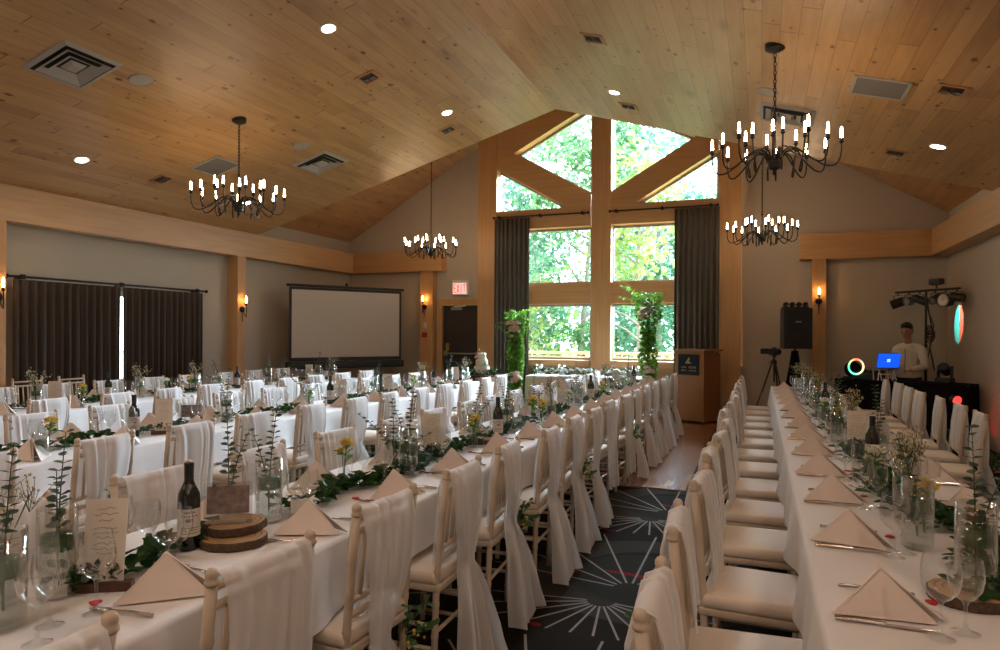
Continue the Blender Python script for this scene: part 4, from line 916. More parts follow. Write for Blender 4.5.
def make_garland(L, w, n, mat, seed):
    def mk(loc, rz, label, group):
        R = random.Random(seed); t = thing('greenery_garland', label, 'garland', loc, rz, group); st = MB(); lf = MB()
        pts = [(w*.35*sin(i*1.3+seed), -L/2+L*i/10, .012+.006*sin(i)) for i in range(11)]; st.tube(pts, .004, 5)
        for k in range(n):
            y = R.uniform(-L/2, L/2); a = R.uniform(0, 6.28); s = R.uniform(.7, 1.25)
            lf.leaf((w*.35*sin((y+L/2)/L*13+seed)+R.gauss(0, w*.28), y, R.uniform(.012, .05 if L < 1 else .14)), (cos(a), sin(a), R.uniform(-.15, .75)), .062*s, .038*s, fold=.2)
        st.build('stem', MT['stem'], t); lf.build('foliage', MT[mat], t); return t
    return mk
def make_votive(loc, rz, label, group):
    t = thing('place_card', label, 'place card', loc, rz, group)
    MB().rbox((0, 0, .012), (.035, .035, .024), .004).build('wooden_block', MT['walnut'], t); MB().box((0, 0, .05), (.075, .002, .055)).build('card', MT['paper'], t); return t
PR = dict(vase=Proto(make_vase(.25, .052)), low=Proto(make_vase(.15, .046)), euc=Proto(make_eucalyptus(.42, .06, 2)), euc2=Proto(make_eucalyptus(.36, .14, 9, 3)), breath=Proto(make_breath(.34, 6)),
          rose=Proto(make_budvase('rosey', 1)), white=Proto(make_budvase('rosew', 2)), bottle=Proto(make_bottle), menu=Proto(make_menu), slice=Proto(make_slice), photo=Proto(make_photo),
          gar=Proto(make_garland(.62, .12, 120, 'ivy', 3)), garb=Proto(make_garland(.55, .14, 90, 'euc', 8)), card=Proto(make_votive))
KL = dict(vase='tall glass cylinder vase with floating green candle', low='short glass cylinder vase with green candle', euc='upright eucalyptus stems in a vase', euc2='leaning eucalyptus stems in a vase', breath="baby's breath spray in a vase",
          rose='bud vase with yellow rose', white='bud vase with white rose', bottle='dark wine bottle', menu='cream handwritten menu card in wooden holder', slice='round wood slice', photo='small photo in acrylic stand',
          gar='dark leafy garland', garb='eucalyptus garland', card='small place card on a block')
KG = dict(vase='cylinder vases', low='cylinder vases', euc='eucalyptus sprigs in vases', euc2='eucalyptus sprigs in vases', breath="baby's breath sprays", rose='rose bud vases', white='rose bud vases', bottle='wine bottles on the tables', menu='menu cards', slice='wood slices', photo='photo stands', gar='table garlands', garb='table garlands', card='place cards')
CNT = {}
ITEMS = {k: [] for k in TB}
def item(key, kind, x, y, rz=0, dz=0): ITEMS[key].append((y, kind, x, rz, dz))
def flush():
    for key, L in ITEMS.items():
        for y, kind, x, rz, dz in sorted(L):
            n = CNT[(key, kind)] = CNT.get((key, kind), -1)+1
            PR[kind].put((x, y, CZ+dz), rz, '%s, %s from the front on the %s' % (KL[kind], ORD[n], TN[key]), KG[kind])
# centre table, as the photograph shows it
I = lambda *a: item('M', *a)
I('vase', -1.80, 1.16); I('euc', -1.80, 1.16, .4, .012); I('vase', -1.88, 1.36); I('euc', -1.88, 1.36, 2.1, .012); I('breath', -1.955, 1.25, 0, 0); I('low', -1.955, 1.25)
I('menu', -1.79, 1.43, radians(30)); I('gar', -1.86, 1.68, .1); I('bottle', -1.86, 1.82, radians(50))
I('slice', -1.75, 1.92, .3); I('slice', -1.80, 1.98, 1.2, .0312); I('photo', -1.79, 1.93, radians(35), .063); I('vase', -1.84, 2.21, .3); I('euc', -1.84, 2.21, 1.0, .012); I('low', -1.96, 2.12); I('euc', -1.96, 2.12, 3, .012); I('card', -1.75, 2.29, radians(50))
I('gar', -1.84, 2.62, .1); I('gar', -1.80, 3.0, -.15); I('rose', -1.97, 2.93, .5)
I('vase', -1.74, 3.18, .2); I('euc', -1.74, 3.18, .6, .012); I('vase', -1.86, 3.24); I('euc2', -1.86, 3.24, 2.2, .012); I('garb', -1.82, 3.46, .2); I('menu', -1.86, 3.72, radians(48)); I('gar', -1.83, 3.98, 0); I('white', -1.97, 3.6)
I('slice', -1.81, 4.36, .6); I('rose', -1.78, 4.15); I('bottle', -1.76, 4.55, radians(30)); I('vase', -1.93, 4.50); I('euc2', -1.93, 4.50, 4.2, .012); I('vase', -1.83, 4.93); I('euc', -1.83, 4.93, .9, .012); I('gar', -1.82, 4.72, .1)
I('rose', -1.70, 5.40); I('rose', -1.85, 5.62, 1.0); I('garb', -1.82, 5.30, .1); I('euc2', -1.90, 5.82, 5.4, .012); I('vase', -1.90, 5.82); I('breath', -1.78, 5.95, 0, .012); I('low', -1.78, 5.95); I('gar', -1.82, 6.25); I('white', -1.75, 6.45, 2); I('menu', -1.86, 6.65, radians(45))
I('vase', -1.80, 7.0); I('euc', -1.80, 7.0, 3, .012); I('vase', -1.90, 7.15); I('euc2', -1.90, 7.15, 1, .012); I('bottle', -1.78, 7.5, .5); I('garb', -1.82, 7.35); I('rose', -1.72, 7.75); I('gar', -1.82, 8.05); I('slice', -1.82, 8.45, .4); I('low', -1.82, 8.45, 0, .031); I('breath', -1.82, 8.45, 0, .04)
I('vase', -1.84, 8.9); I('euc2', -1.84, 8.9, 2.5, .012); I('white', -1.72, 9.1); I('garb', -1.82, 9.3); I('menu', -1.88, 9.5, radians(45)); I('vase', -1.8, 9.9); I('euc', -1.8, 9.9, 1.5, .012); I('gar', -1.82, 10.3); I('bottle', -1.75, 10.1, .2)
# DJ-end table
I = lambda *a: item('R', *a)
I('slice', .57, 2.30, .2); I('vase', .58, 2.30, 0, .031); I('euc', .58, 2.30, 2.0, .042); I('gar', .69, 2.52, -.12); I('gar', .74, 3.02, .2); I('rose', .58, 2.95, .4); I('vase', .53, 2.80); I('euc2', .53, 2.80, .3, .012); I('card', .68, 2.62, .6)
I('vase', .57, 3.22); I('breath', .57, 3.22, 0, .012); I('rose', .62, 3.55, 2); I('garb', .60, 3.42, .1); I('white', .52, 3.75); I('gar', .58, 3.95); I('bottle', .60, 4.36, -.3); I('vase', .66, 4.55); I('euc', .66, 4.55, 4, .012); I('menu', .60, 5.02, -.1); I('garb', .58, 4.78)
I('vase', .52, 5.35); I('euc2', .52, 5.35, 1.7, .012); I('breath', .62, 5.5, 0, .012); I('low', .62, 5.5); I('rose', .56, 5.75); I('gar', .58, 5.95); I('vase', .60, 6.3); I('euc', .60, 6.3, 1, .012); I('white', .52, 6.5); I('garb', .58, 6.7); I('slice', .57, 7.0); I('low', .57, 7.0, 0, .031); I('euc2', .57, 7.0, 3.6, .04)
I('bottle', .60, 7.35, -.2); I('vase', .55, 7.6); I('breath', .55, 7.6, 0, .012); I('gar', .58, 7.9); I('rose', .60, 8.1); I('vase', .58, 8.5); I('euc', .58, 8.5, 2, .012); I('garb', .58, 8.8); I('breath', .55, 9.1, 0, .012); I('vase', .55, 9.1); I('euc2', .62, 9.5, .8, .012); I('vase', .62, 9.5); I('gar', .58, 9.8); I('breath', .58, 10.2, 0, .012); I('vase', .58, 10.2); I('breath', .50, 10.55, 1, .012); I('low', .50, 10.55)
# cake-end table
I = lambda *a: item('T', *a)
I('rose', -4.16, 2.95); I('low', -4.02, 2.80); I('gar', -4.24, 2.62); I('gar', -4.26, 3.20, .2); I('bottle', -4.22, 3.62, .9); I('menu', -4.13, 3.80, radians(48)); I('garb', -4.26, 3.95); I('slice', -4.30, 4.22); I('photo', -4.30, 4.22, radians(40), .031); I('vase', -4.24, 4.55); I('euc', -4.24, 4.55, 1, .012); I('gar', -4.26, 4.85); I('gar', -4.22, 5.3, .2)
I('vase', -4.30, 5.75); I('euc2', -4.30, 5.75, 2, .012); I('white', -4.18, 5.6); I('bottle', -4.28, 6.10, .5); I('gar', -4.24, 6.4); I('menu', -4.20, 6.2, radians(48)); I('garb', -4.26, 6.75); I('menu', -4.24, 7.25, radians(48)); I('vase', -4.30, 7.0); I('euc2', -4.30, 7.0, 4, .012); I('gar', -4.25, 7.55); I('rose', -4.2, 7.8)
I('vase', -4.26, 8.15); I('breath', -4.26, 8.15, 0, .012); I('bottle', -4.25, 8.5, .4); I('garb', -4.26, 8.6); I('euc', -4.22, 8.95, 1, .012); I('vase', -4.22, 8.95); I('menu', -4.26, 9.25, radians(45)); I('breath', -4.24, 9.55, 0, .012); I('vase', -4.24, 9.55); I('euc2', -4.3, 9.75, 2, .012); I('low', -4.3, 9.75)
# curtain-side table
I = lambda *a: item('C', *a)
I('garb', -6.62, 4.2); I('vase', -6.60, 4.55); I('breath', -6.60, 4.55, 0, .012); I('menu', -6.55, 4.70, radians(50)); I('rose', -6.50, 4.95); I('bottle', -6.70, 5.42, .6); I('gar', -6.62, 5.2); I('vase', -6.62, 5.75); I('breath', -6.62, 5.75, 0, .012); I('white', -6.5, 6.0); I('rose', -6.60, 6.45); I('breath', -6.6, 6.55, 0, .012); I('vase', -6.6, 6.55); I('gar', -6.62, 6.25); I('vase', -6.66, 7.0); I('euc2', -6.66, 7.0, 1, .012); I('bottle', -6.62, 7.30, .6)
I('garb', -6.62, 7.5); I('vase', -6.60, 7.9); I('euc', -6.60, 7.9, 2, .012); I('euc2', -6.64, 8.25, 5, .012); I('low', -6.64, 8.25); I('gar', -6.62, 8.5); I('menu', -6.6, 8.85, radians(45)); I('vase', -6.62, 9.1); I('euc', -6.62, 9.1, .7, .012); I('breath', -6.6, 9.45, 0, .012); I('vase', -6.6, 9.45); I('bottle', -6.62, 9.3, .5)
flush()
# greenery tied at the sash knots
def make_tied(loc, rz, label, group):
    R = random.Random(5); t = thing('tied_greenery', label, 'greenery', loc, rz, group); st = MB(); lf = MB(); fl = MB()
    for q in range(6):
        a = R.uniform(-1.4, 1.4); L = R.uniform(.07, .16); d = Vector((-.28, sin(a), cos(a)*.55+(.3 if q % 2 else -.5))).normalized(); st.tube([(0, 0, 0), d*L*.5+Vector((0, 0, .01)), d*L], .002, 4)
        for k in range(7): p = d*L*(.25+.75*k/6); lf.leaf(p, d+Vector((R.gauss(-.3, .6), R.gauss(0, .8), R.gauss(0, .8))), .036, .027, fold=.15)
    for q in range(10): fl.ball((R.gauss(-.04, .015), R.gauss(0, .03), R.gauss(.03, .03)), .006, 6, 4)
    st.build('stem', MT['stem'], t); lf.build('foliage', MT['tied'], t); fl.build('blossom', MT['rosey'], t); return t
TIE = Proto(make_tied)
for key, side, k, x, y, face in CHAIRS:
    if k in {('M', 0): (2, 4, 6, 9), ('R', 0): (1, 3), ('T', 0): (1, 4), ('R', 1): (0, 2, 4)}.get((key, side), ()):
        z = .44 if key == 'M' and k == 2 else .52
        TIE.put((x-face*.29, y, z), 0 if face > 0 else pi, 'leafy sprig tied behind the %s chair, %s of the %s' % (ORD[k], SIDE[(key, side)], TN[key]), 'greenery tied to chair sashes')

# ------------------------------------------------------------------ projection screen in the corner
a = Vector((-8.30, 10.50, 0)); b = Vector((-7.02, 12.50, 0)); rz = atan2(b.y-a.y, b.x-a.x); Ls = (b-a).length
t = thing('projection_screen', 'white pull-up projection screen with black border in the corner', 'projection screen', ((a.x+b.x)/2, (a.y+b.y)/2, 0), rz)
MB().box((0, 0, 1.70), (Ls-.10, .006, 1.30)).build('screen_sheet', MT['screen'], t)
mb = MB()
for x, z, w, h in ((0, 2.375, Ls, .05), (0, 1.02, Ls, .08), (-Ls/2+.025, 1.70, .05, 1.40), (Ls/2-.025, 1.70, .05, 1.40)): mb.box((x, .004, z), (w, .012, h))
mb.build('black_border', MT['black'], t)
MB().rbox((0, .0, 2.43), (Ls+.10, .05, .05), .015).build('top_bar', MT['black'], t)
MB().rbox((0, .02, .90), (Ls+.12, .12, .14), .03).build('case', MT['black'], t)
for x in (-Ls*.32, Ls*.32):
    MB().tube([(x, .06, .90), (x, .06, .05)], .02, 8).box((x, .02, .03), (.06, .60, .05)).build('leg', MT['black'], t)
MB().tube([(0, .08, .9), (0, .08, 2.46)], .016, 8).ball((0, .08, 2.49), .03).build('support_pole', MT['black'], t)

# ------------------------------------------------------------------ lectern
t = thing('lectern', 'wooden lectern with a dark plaque beside the grey curtain', 'lectern', (-1.145, 12.12, .012), atan2(-.26, .51))
mb = MB(); w, dp, h = .58, .53, 1.28                          # local front = -y
mb.prism([(-w/2, .07), (w/2, .07), (w/2, 1.235), (-w/2, 1.235)], lambda p, q, d: (p, d, q), 0, .03); mb.build('front_panel', MT['lect'], t)
for s in (-1, 1): MB().prism([(0.03, .07), (dp, .07), (dp, 1.20), (0.03, 1.235)], lambda p, q, d: (d, p, q), s*w/2, s*(w/2-.025)).build('side_panel', MT['lect'], t)
MB().box((0, dp/2+.02, .10), (w-.05, dp-.05, .02)).box((0, dp/2+.03, .62), (w-.05, dp-.10, .02)).build('shelf', MT['lect'], t)
MB().rbox((0, dp/2, 1.25), (w+.06, dp+.07, .035), .012).build('top', MT['lect'], t)
MB().box((0, dp/2, .055), (w+.02, dp+.02, .05)).build('plinth', MT['lect'], t)
for x in (-.24, .24):
    for y in (.05, dp-.05): MB().lathe([(.022, 0), (.026, .01), (.026, .025), (.02, .03)], 10, (x, y, 0)).build('foot', MT['black'], t)
pq = MB().box((-.005, -.006, 1.00), (.41, .012, .36)).build('plaque', MT['plaque'], t); pq['label'] = 'dark navy plaque with gold emblem'
mb = MB(); fy = lambda p, q, d: (p, d, q)                      # emblem: a tree-like peak over a bar, then two worn lines of lettering
mb.prism([(-.065, 1.03), (.005, 1.13), (.025, 1.10), (.005, 1.07), (.03, 1.035), (.06, 1.03), (.055, 1.02), (-.07, 1.02)], fy, -.016, -.012); mb.build('emblem', MT['gold'], pq)
mb = MB(); R = random.Random(2)
for z, n, h_ in ((.955, 8, .036), (.90, 12, .026)):
    x = -.15
    for k in range(n):
        ww = .30/n
        if k != n//2-1:
            mb.box((x+ww*.25, -.014, z), (ww*.2, .004, h_)); mb.box((x+ww*.48, -.014, z+R.choice((-1, 0, 1))*h_*.38), (ww*.42, .004, h_*.18))
            if R.random() > .4: mb.box((x+ww*.68, -.014, z), (ww*.18, .004, h_*R.choice((.5, 1))))
        x += ww
mb.build('lettering', MT['gold'], pq)

# ------------------------------------------------------------------ flower columns, head table, cake
def flower_column(loc, h, top_w, label, seed, lean=0):
    R = random.Random(seed); t = thing('flower_tower', label, 'flower column', loc, 0, 'floral columns before the windows')
    MB().rbox((0, 0, .02), (.34, .30, .04), .03).build('base_plate', MT['white'], t)
    MB().tube([(0, 0, .03), (0, 0, h-.1)], .028, 8).build('core', MT['stem'], t)
    mb = MB()
    for k in range(2700):
        z = R.uniform(.05, h); q = z/h; rad = .115+.022*sin(z*7)+(top_w-.115)*max(0, (q-.62)/.38)**1.6; a = R.uniform(0, 6.28); r = rad*R.random()**.35
        out = R.uniform(.2, 1); droop = R.uniform(-.9, .5); s = R.uniform(.7, 1.3)
        mb.leaf((r*cos(a)+lean*max(0, q-.7), r*sin(a)*.8, z), (cos(a)*out, sin(a)*out, droop), .062*s, .040*s)
    mb.build('foliage', MT['moss'], t)
    mb = MB()
    for k in range(16):                                        # trailing and reaching stems at the top
        a = R.uniform(0, 6.28); L = R.uniform(.2, .45); up = R.choice((.5, .2, -1.1)); z0 = h*R.uniform(.72, 1)
        for i in range(9):
            u = i/8; p = (top_w*.7*cos(a)+L*u*cos(a)*(.5 if up < 0 else .8)+lean*.3, top_w*.6*sin(a)+L*u*sin(a)*.5, z0+up*L*u)
            for q in range(2): mb.leaf(p, (R.gauss(0, 1), R.gauss(0, 1), R.gauss(0, .6)), .055, .034)
    mb.build('trailing_foliage', MT['moss'], t)
    mb = MB()
    for cx, cz, n in ((.02, h*.86, 9), (.03, h*.38, 7)):
        for k in range(n): rose(mb, (cx+R.gauss(0, .055), -.13-R.uniform(0, .05), cz+R.gauss(0, .09)), R.uniform(.045, .07), R)
    mb.build('blossom', MT['rosep'], t)
    return t
flower_column((-4.17, 11.66, .012), 1.92, .17, 'shorter leafy column with blush roses by the left grey curtain', 3)
flower_column((-1.76, 11.56, .012), 2.22, .26, 'taller leafy column with white blooms before the right window', 8)
t = thing('head_table', 'small draped head table below the tall windows', 'table', (-3.0, 12.25, 0)); hx, hy = 1.05, .36
MB().rbox((0, 0, .735), (2*hx-.02, 2*hy-.02, .03), .01).build('tabletop', MT['bx'], t)
for x in (-.9, .9):
    for y in (-.26, .26): MB().tube([(x, y, .012), (x, y, .72)], .016, 8).build('leg', MT['grey'], t)
per = []
for aa, bb in (((-hx, -hy), (hx, -hy)), ((hx, -hy), (hx, hy)), ((hx, hy), (-hx, hy)), ((-hx, hy), (-hx, -hy))):
    L = sqrt((bb[0]-aa[0])**2+(bb[1]-aa[1])**2); m = int(L/.03)
    for i in range(m): per.append((aa[0]+(bb[0]-aa[0])*i/m, aa[1]+(bb[1]-aa[1])*i/m, (bb[1]-aa[1])/L, -(bb[0]-aa[0])/L))
vs = []; lv = [(.756, 0), (.752, .012), (.70, .018), (.5, .025), (.25, .035), (.03, .045)]
for z, o in lv:
    for i, (x, y, nx, ny) in enumerate(per): f = (.756-z)/.7*.03*sin(i*.55+.6*sin(i*.11)); vs.append((x+nx*(o+f), y+ny*(o+f), z))
N_ = len(per)
o = MB().add(vs, [(l*N_+(k+1) % N_, l*N_+k, (l+1)*N_+k, (l+1)*N_+(k+1) % N_) for l in range(len(lv)-1) for k in range(N_)]+[tuple(range(N_))]).build('tablecloth', cloth_mat('blush_drape', (.74, .66, .62)), smooth=True, loc=(-3.0, 12.25, 0))
tag(o, 'blush draped cloth covering the head table by the windows', 'tablecloth')
hg = make_garland(1.9, .22, 520, 'ivy', 12)((-2.98, 12.02, .765), pi/2, 'thick eucalyptus garland along the head table front', None)
R = random.Random(9); mb = MB()
for k in range(15): rose(mb, (-.06+R.gauss(0, .03), -.85+.12*k, .09+R.uniform(0, .05)), R.uniform(.04, .06), R)
mb.build('blossom', MT['rosew'], hg)
for x, y, lab in ((-3.92, 12.30, 'glass hurricane candle at the door end of the head table'), (-3.50, 12.38, 'glass hurricane candle on the head table, second from the door end'), (-2.10, 12.30, 'glass hurricane candle at the lectern end of the head table')):
    t = thing('hurricane_candle', lab, 'candle', (x, y, .758), 0, 'hurricane candles on the head table')
    MB().lathe([(.001, .003), (.055, .003), (.06, .012), (.06, .19), (.057, .19), (.057, .015)], 18, cap=False).build('glass_cylinder', MT['glass'], t, smooth=True); MB().lathe([(.036, .014), (.037, .13), (.03, .138), (.004, .136), (.002, .15)], 14).build('pillar_candle', MT['wax'], t, smooth=True)
t = thing('cake_table', 'round wooden cake stand table with white skirt behind the back chairs', 'table', (-4.74, 11.42, 0))
MB().lathe([(.02, .75), (.37, .75), (.385, .765), (.37, .78), (.02, .78)], 32).build('tabletop', MT['walnut'], t)
for k in range(3):
    aa = k*2*pi/3-.9; MB().box((.17*cos(aa), .17*sin(aa), .375), (.10, .07, .75), rz=aa).build('leg', timber('red_oak', (.32, .13, .06), 'Z') if k == 0 else bpy.data.materials['red_oak'], t)
vs = []; n = 40; lv = [(.745, .372), (.6, .385), (.3, .40), (.02, .42)]
for z, r in lv:
    for k in range(n+1): aa = -.9+3.6*k/n; q = r+.018*sin(k*1.9)*(.78-z); vs.append((q*cos(aa), q*sin(aa), z))
MB().add(vs, [(l*(n+1)+k, l*(n+1)+k+1, (l+1)*(n+1)+k+1, (l+1)*(n+1)+k) for l in range(3) for k in range(n)]).build('skirt', MT['cloth'], t, smooth=True)
t = thing('greenery_garland', 'ring of dark leaves around the foot of the wedding cake', 'garland', (-4.74, 11.42, .782)); lf = MB(); st = MB(); st.ring((0, 0, .02), .29, .01, 24, 6)
for k in range(260):
    aa = R.uniform(0, 6.28); q = .29+R.gauss(0, .035); lf.leaf((q*cos(aa), q*sin(aa), R.uniform(.01, .08)), (R.gauss(0, 1), R.gauss(0, 1), R.uniform(-.2, .9)), .07, .045)
st.build('stem', MT['stem'], t); lf.build('foliage', MT['ivy'], t)
t = thing('wedding_cake', 'white three tier wedding cake with orange and white flowers', 'cake', (-4.74, 11.42, .782))
MB().lathe([(.17, 0), (.175, .008), (.02, .012)], 28).build('cake_board', MT['white'], t)
for r, z0, z1 in ((.142, .012, .150), (.112, .150, .275), (.080, .275, .395)): smooth_auto(MB().lathe([(r-.004, z0), (r, z0+.008), (r, z1-.01), (r-.01, z1), (.002, z1)], 32).build('tier', MT['cake'], t), 50)
mb = MB(); rose(mb, (-.06, -.085, .32), .045, R); mb.build('orange_bloom', MT['rosep'], t)
mb = MB()
for p in ((.10, -.09, .22), (.13, -.08, .17), (.11, -.11, .13), (.07, -.12, .25)): rose(mb, p, .04, R)
mb.build('white_bloom', MT['rosew'], t)
mb = MB()
for k in range(24): mb.leaf((.10+R.gauss(0, .03), -.10+R.gauss(0, .02), .19+R.gauss(0, .05)), (R.gauss(.4, .6), -.6, R.gauss(0, .6)), .05, .03)
mb.build('foliage', MT['moss'], t)
mb = MB(); mb.ring((0, 0, .47), .05, .004, 20, 5, 'Y').tube([(0, 0, .38), (0, 0, .42)], .003, 5); mb.build('topper', MT['brass'], t)

# ------------------------------------------------------------------ loudspeaker, camera, DJ corner
t = thing('speaker_stand', 'black tripod speaker stand wrapped in a dark skirt by the wall', 'speaker stand', (.55, 12.45, 0))
MB().tube([(0, 0, .35), (0, 0, 1.31)], .019, 10).build('pole', MT['black'], t)
MB().lathe([(.055, 1.27), (.09, 1.0), (.16, .62), (.20, .60), (.20, .30), (.02, .28)], 14).build('skirt', MT['blackcloth'], t)
for k in range(3):
    aa = k*2*pi/3+.4; MB().tube([(.02*cos(aa), .02*sin(aa), .75), (.42*cos(aa), .42*sin(aa), .012)], .013, 8).build('leg', MT['black'], t)
t = thing('loudspeaker', 'big black loudspeaker on a stand before the grey wall', 'loudspeaker', (.55, 12.45, 1.305), radians(12))
mb = MB(); mb.prism([(-.225, -.20), (.225, -.20), (.19, .20), (-.19, .20)], lambda p, q, d: (p, q, d), 0, .68); mb.build('cabinet', MT['black'], t)
MB().rbox((0, -.205, .34), (.42, .02, .64), .01).build('grille', MT['grille'], t)
MB().box((0, -.218, .45), (.09, .006, .025)).build('badge', MT['grey'], t)
MB().lathe([(.09, 0), (.10, .01), (.10, .02), (.02, .03)], 20, (0, -.214, .20), M=Matrix.Rotation(pi/2, 3, 'X')).build('woofer_ring', MT['grille'], t)
t = thing('effect_light_bar', 'small black row of effect lights on the loudspeaker', 'stage light', (.55, 12.42, 1.987), radians(12))
MB().box((0, 0, .012), (.42, .09, .024)).build('bracket', MT['black'], t)
for k in range(4): MB().lathe([(.03, -.05), (.04, -.04), (.042, .03), (.035, .04), (.004, .03)], 12, (-.155+.103*k, -.02, .062), M=Matrix.Rotation(pi/2, 3, 'X')).build('lamp_head', MT['black'], t)
t = thing('camera_tripod', 'black camera tripod standing left of the loudspeaker', 'tripod', (.22, 12.12, 0))
for k in range(3):
    aa = k*2*pi/3+1.2; lg = MB().tube([(.03*cos(aa), .03*sin(aa), 1.08), (.20*cos(aa), .20*sin(aa), .55)], .014, 8).tube([(.20*cos(aa), .20*sin(aa), .57), (.38*cos(aa), .38*sin(aa), .012)], .010, 8).build('leg', MT['black'], t)
    MB().rbox((.20*cos(aa), .20*sin(aa), .56), (.035, .035, .05), .01).build('leg_clamp', MT['grey'], lg)
MB().tube([(0, 0, .75), (0, 0, 1.18)], .014, 8).lathe([(.045, 1.06), (.05, 1.08), (.04, 1.11), (.02, 1.13)], 12).build('centre_column', MT['black'], t)
MB().tube([(0, 0, 1.15), (-.06, .16, 1.08), (-.08, .26, 1.05)], .008, 6).rbox((0, 0, 1.185), (.07, .07, .03), .01).build('pan_head', MT['black'], t)
t = thing('video_camera', 'black camera mounted on the tripod beside the loudspeaker', 'camera', (.22, 12.12, 1.20), radians(20))
MB().rbox((0, 0, .055), (.17, .09, .11), .018).rbox((0, 0, .115), (.06, .06, .03), .01).build('camera_body', MT['black'], t); MB().rbox((-.16, .0, .065), (.13, .02, .09), .008).build('monitor', MT['black'], t)
MB().lathe([(.042, .04), (.045, .05), (.045, .12), (.038, .13), (.03, .12), (.002, .115)], 16, (.03, 0, .055), M=Matrix.Rotation(pi/2, 3, 'X')).build('camera_lens', MT['grille'], t)
# DJ table across the corner
dA = Vector((1.12, 11.98, 0)); dB = Vector((2.62, 10.98, 0)); du = (dB-dA).normalized(); dn = Vector((-du.y, du.x, 0)); LD = (dB-dA).length; drz = atan2(du.y, du.x)
def dj(s, d, z): return dA+du*s+dn*d+Vector((0, 0, z))
t = thing('dj_table', 'black draped DJ table across the right corner', 'table', dj(LD/2, .25, 0), drz)
MB().rbox((0, 0, .835), (LD, .50, .03), .008).build('tabletop', MT['black'], t)
for x in (-LD/2+.1, LD/2-.1):
    for y in (-.18, .18): MB().tube([(x, y, 0), (x, y, .82)], .014, 6).build('leg', MT['grey'], t)
per = []
for aa, bb in (((-LD/2, .26), (-LD/2, -.26)), ((-LD/2, -.26), (LD/2, -.26)), ((LD/2, -.26), (LD/2, .26))):
    L = sqrt((bb[0]-aa[0])**2+(bb[1]-aa[1])**2); m = int(L/.03)
    for i in range(m+1): per.append((aa[0]+(bb[0]-aa[0])*i/m, aa[1]+(bb[1]-aa[1])*i/m))
vs = []; n = len(per)
for z in (.855, .6, .3, .02):
    for i, (x, y) in enumerate(per): f = 1+(.85-z)*.03*sin(i*.8); vs.append((x*f, y*(1+(.85-z)*.06*sin(i*.8)), z))
MB().add(vs, [(l*n+k, l*n+k+1, (l+1)*n+k+1, (l+1)*n+k) for l in range(3) for k in range(n-1)]).add([(-LD/2, -.26, .856), (LD/2, -.26, .856), (LD/2, .26, .856), (-LD/2, .26, .856)], [(0, 1, 2, 3)]).build('drape', MT['blackcloth'], t)
t = thing('dj_mixer', 'black DJ mixing console behind the flower vases', 'mixer', dj(.37, .30, .857), drz)
mb = MB(); mb.prism([(-.19, 0), (.19, 0), (.19, .13), (-.19, .08)], lambda p, q, d: (d, p, q), -.165, .165); mb.build('console', MT['black'], t)
for x in (-.09, .09): MB().lathe([(.07, 0), (.08, .01), (.07, .02), (.01, .022)], 20, (x, -.02, .105)).build('jog_wheel', MT['grille'], t)
for k in range(6): MB().lathe([(.012, 0), (.010, .025), (.002, .027)], 8, (-.05+.02*k, .08, .118)).build('control_knob', MT['grey'], t)
t = thing('equipment_cover', 'rounded black padded case behind the glowing ring', 'equipment case', dj(.11, .33, .857), drz)
smooth_auto(MB().ball((0, 0, .135), .13, 16, 10, (1.0, .8, 1.0)).build('shell', MT['blackcloth'], t)); MB().box((0, 0, .01), (.22, .18, .02)).build('base', MT['black'], t)
# ring lamp: colour runs round the ring
m, nt, b_, out_ = newmat('ring_glow'); N = NT(nt); x = N.xyz(); an = N.m('ADD', N.m('DIVIDE', N.m('ARCTAN2', N.m('SUBTRACT', x[2], .19), x[0]), 2*pi), .5)
cr = N.n('ShaderNodeValToRGB'); N.put(cr.inputs[0], an); E_ = cr.color_ramp.elements
E_[0].position = 0; E_[0].color = (.05, .9, .45, 1); E_[1].position = 1; E_[1].color = (.05, .9, .45, 1)
for p, c in ((.22, (.25, .9, .75, 1)), (.4, (1, .85, .35, 1)), (.55, (1, .75, .45, 1)), (.75, (1, .18, .08, 1)), (.88, (.75, .75, .3, 1))): e = E_.new(p); e.color = c
N.put(b_.inputs['Emission Color'], cr.outputs[0]); b_.inputs['Emission Strength'].default_value = 1.6; b_.inputs['Base Color'].default_value = (.1, .1, .1, 1)
t = thing('ring_light', 'small ring lamp glowing green, yellow and red', 'ring light', (1.40, 11.84, .857), radians(21))
MB().ring((0, 0, .19), .115, .014, 40, 8, 'Y').build('glowing_ring', m, t, smooth=True); MB().box((0, .0, .012), (.10, .08, .024)).tube([(0, .02, .02), (0, .02, .075)], .010, 6).build('stand', MT['black'], t)
# laptop on its stand
t = thing('laptop_stand', 'pale folding laptop stand on the DJ table', 'laptop stand', (1.77, 11.70, .857), radians(21))
for s in (-1, 1):
    MB().tube([(s*.11-.03, -.07, 0), (s*.11, -.05, .16), (s*.11+.03, -.07, 0)], .010, 6).tube([(s*.11, -.05, .16), (s*.11, .12, .17), (s*.11, .10, .0)], .010, 6).build('leg', MT['white'], t)
MB().box((0, .0, .09), (.20, .012, .02)).build('crossbar', MT['white'], t)
t = thing('laptop', 'open laptop with a bright blue glowing panel facing the room', 'laptop', (1.77, 11.70, 1.035), radians(21))
MB().rbox((0, .04, .008), (.34, .23, .016), .006).build('keyboard_base', MT['grey'], t)
T = Matrix.Rotation(radians(14), 3, 'X'); ld = MB().box(Vector((0, -.075, .012))+T @ Vector((0, 0, .115)), (.345, .008, .23), M=T).build('lid', MT['black'], t)
pn = MB().box(Vector((0, -.075, .012))+T @ Vector((0, -.005, .115)), (.335, .002, .22), M=T).build('blue_panel', emit('laptop_blue', (.006, .105, .95), .95), ld)
mb = MB()
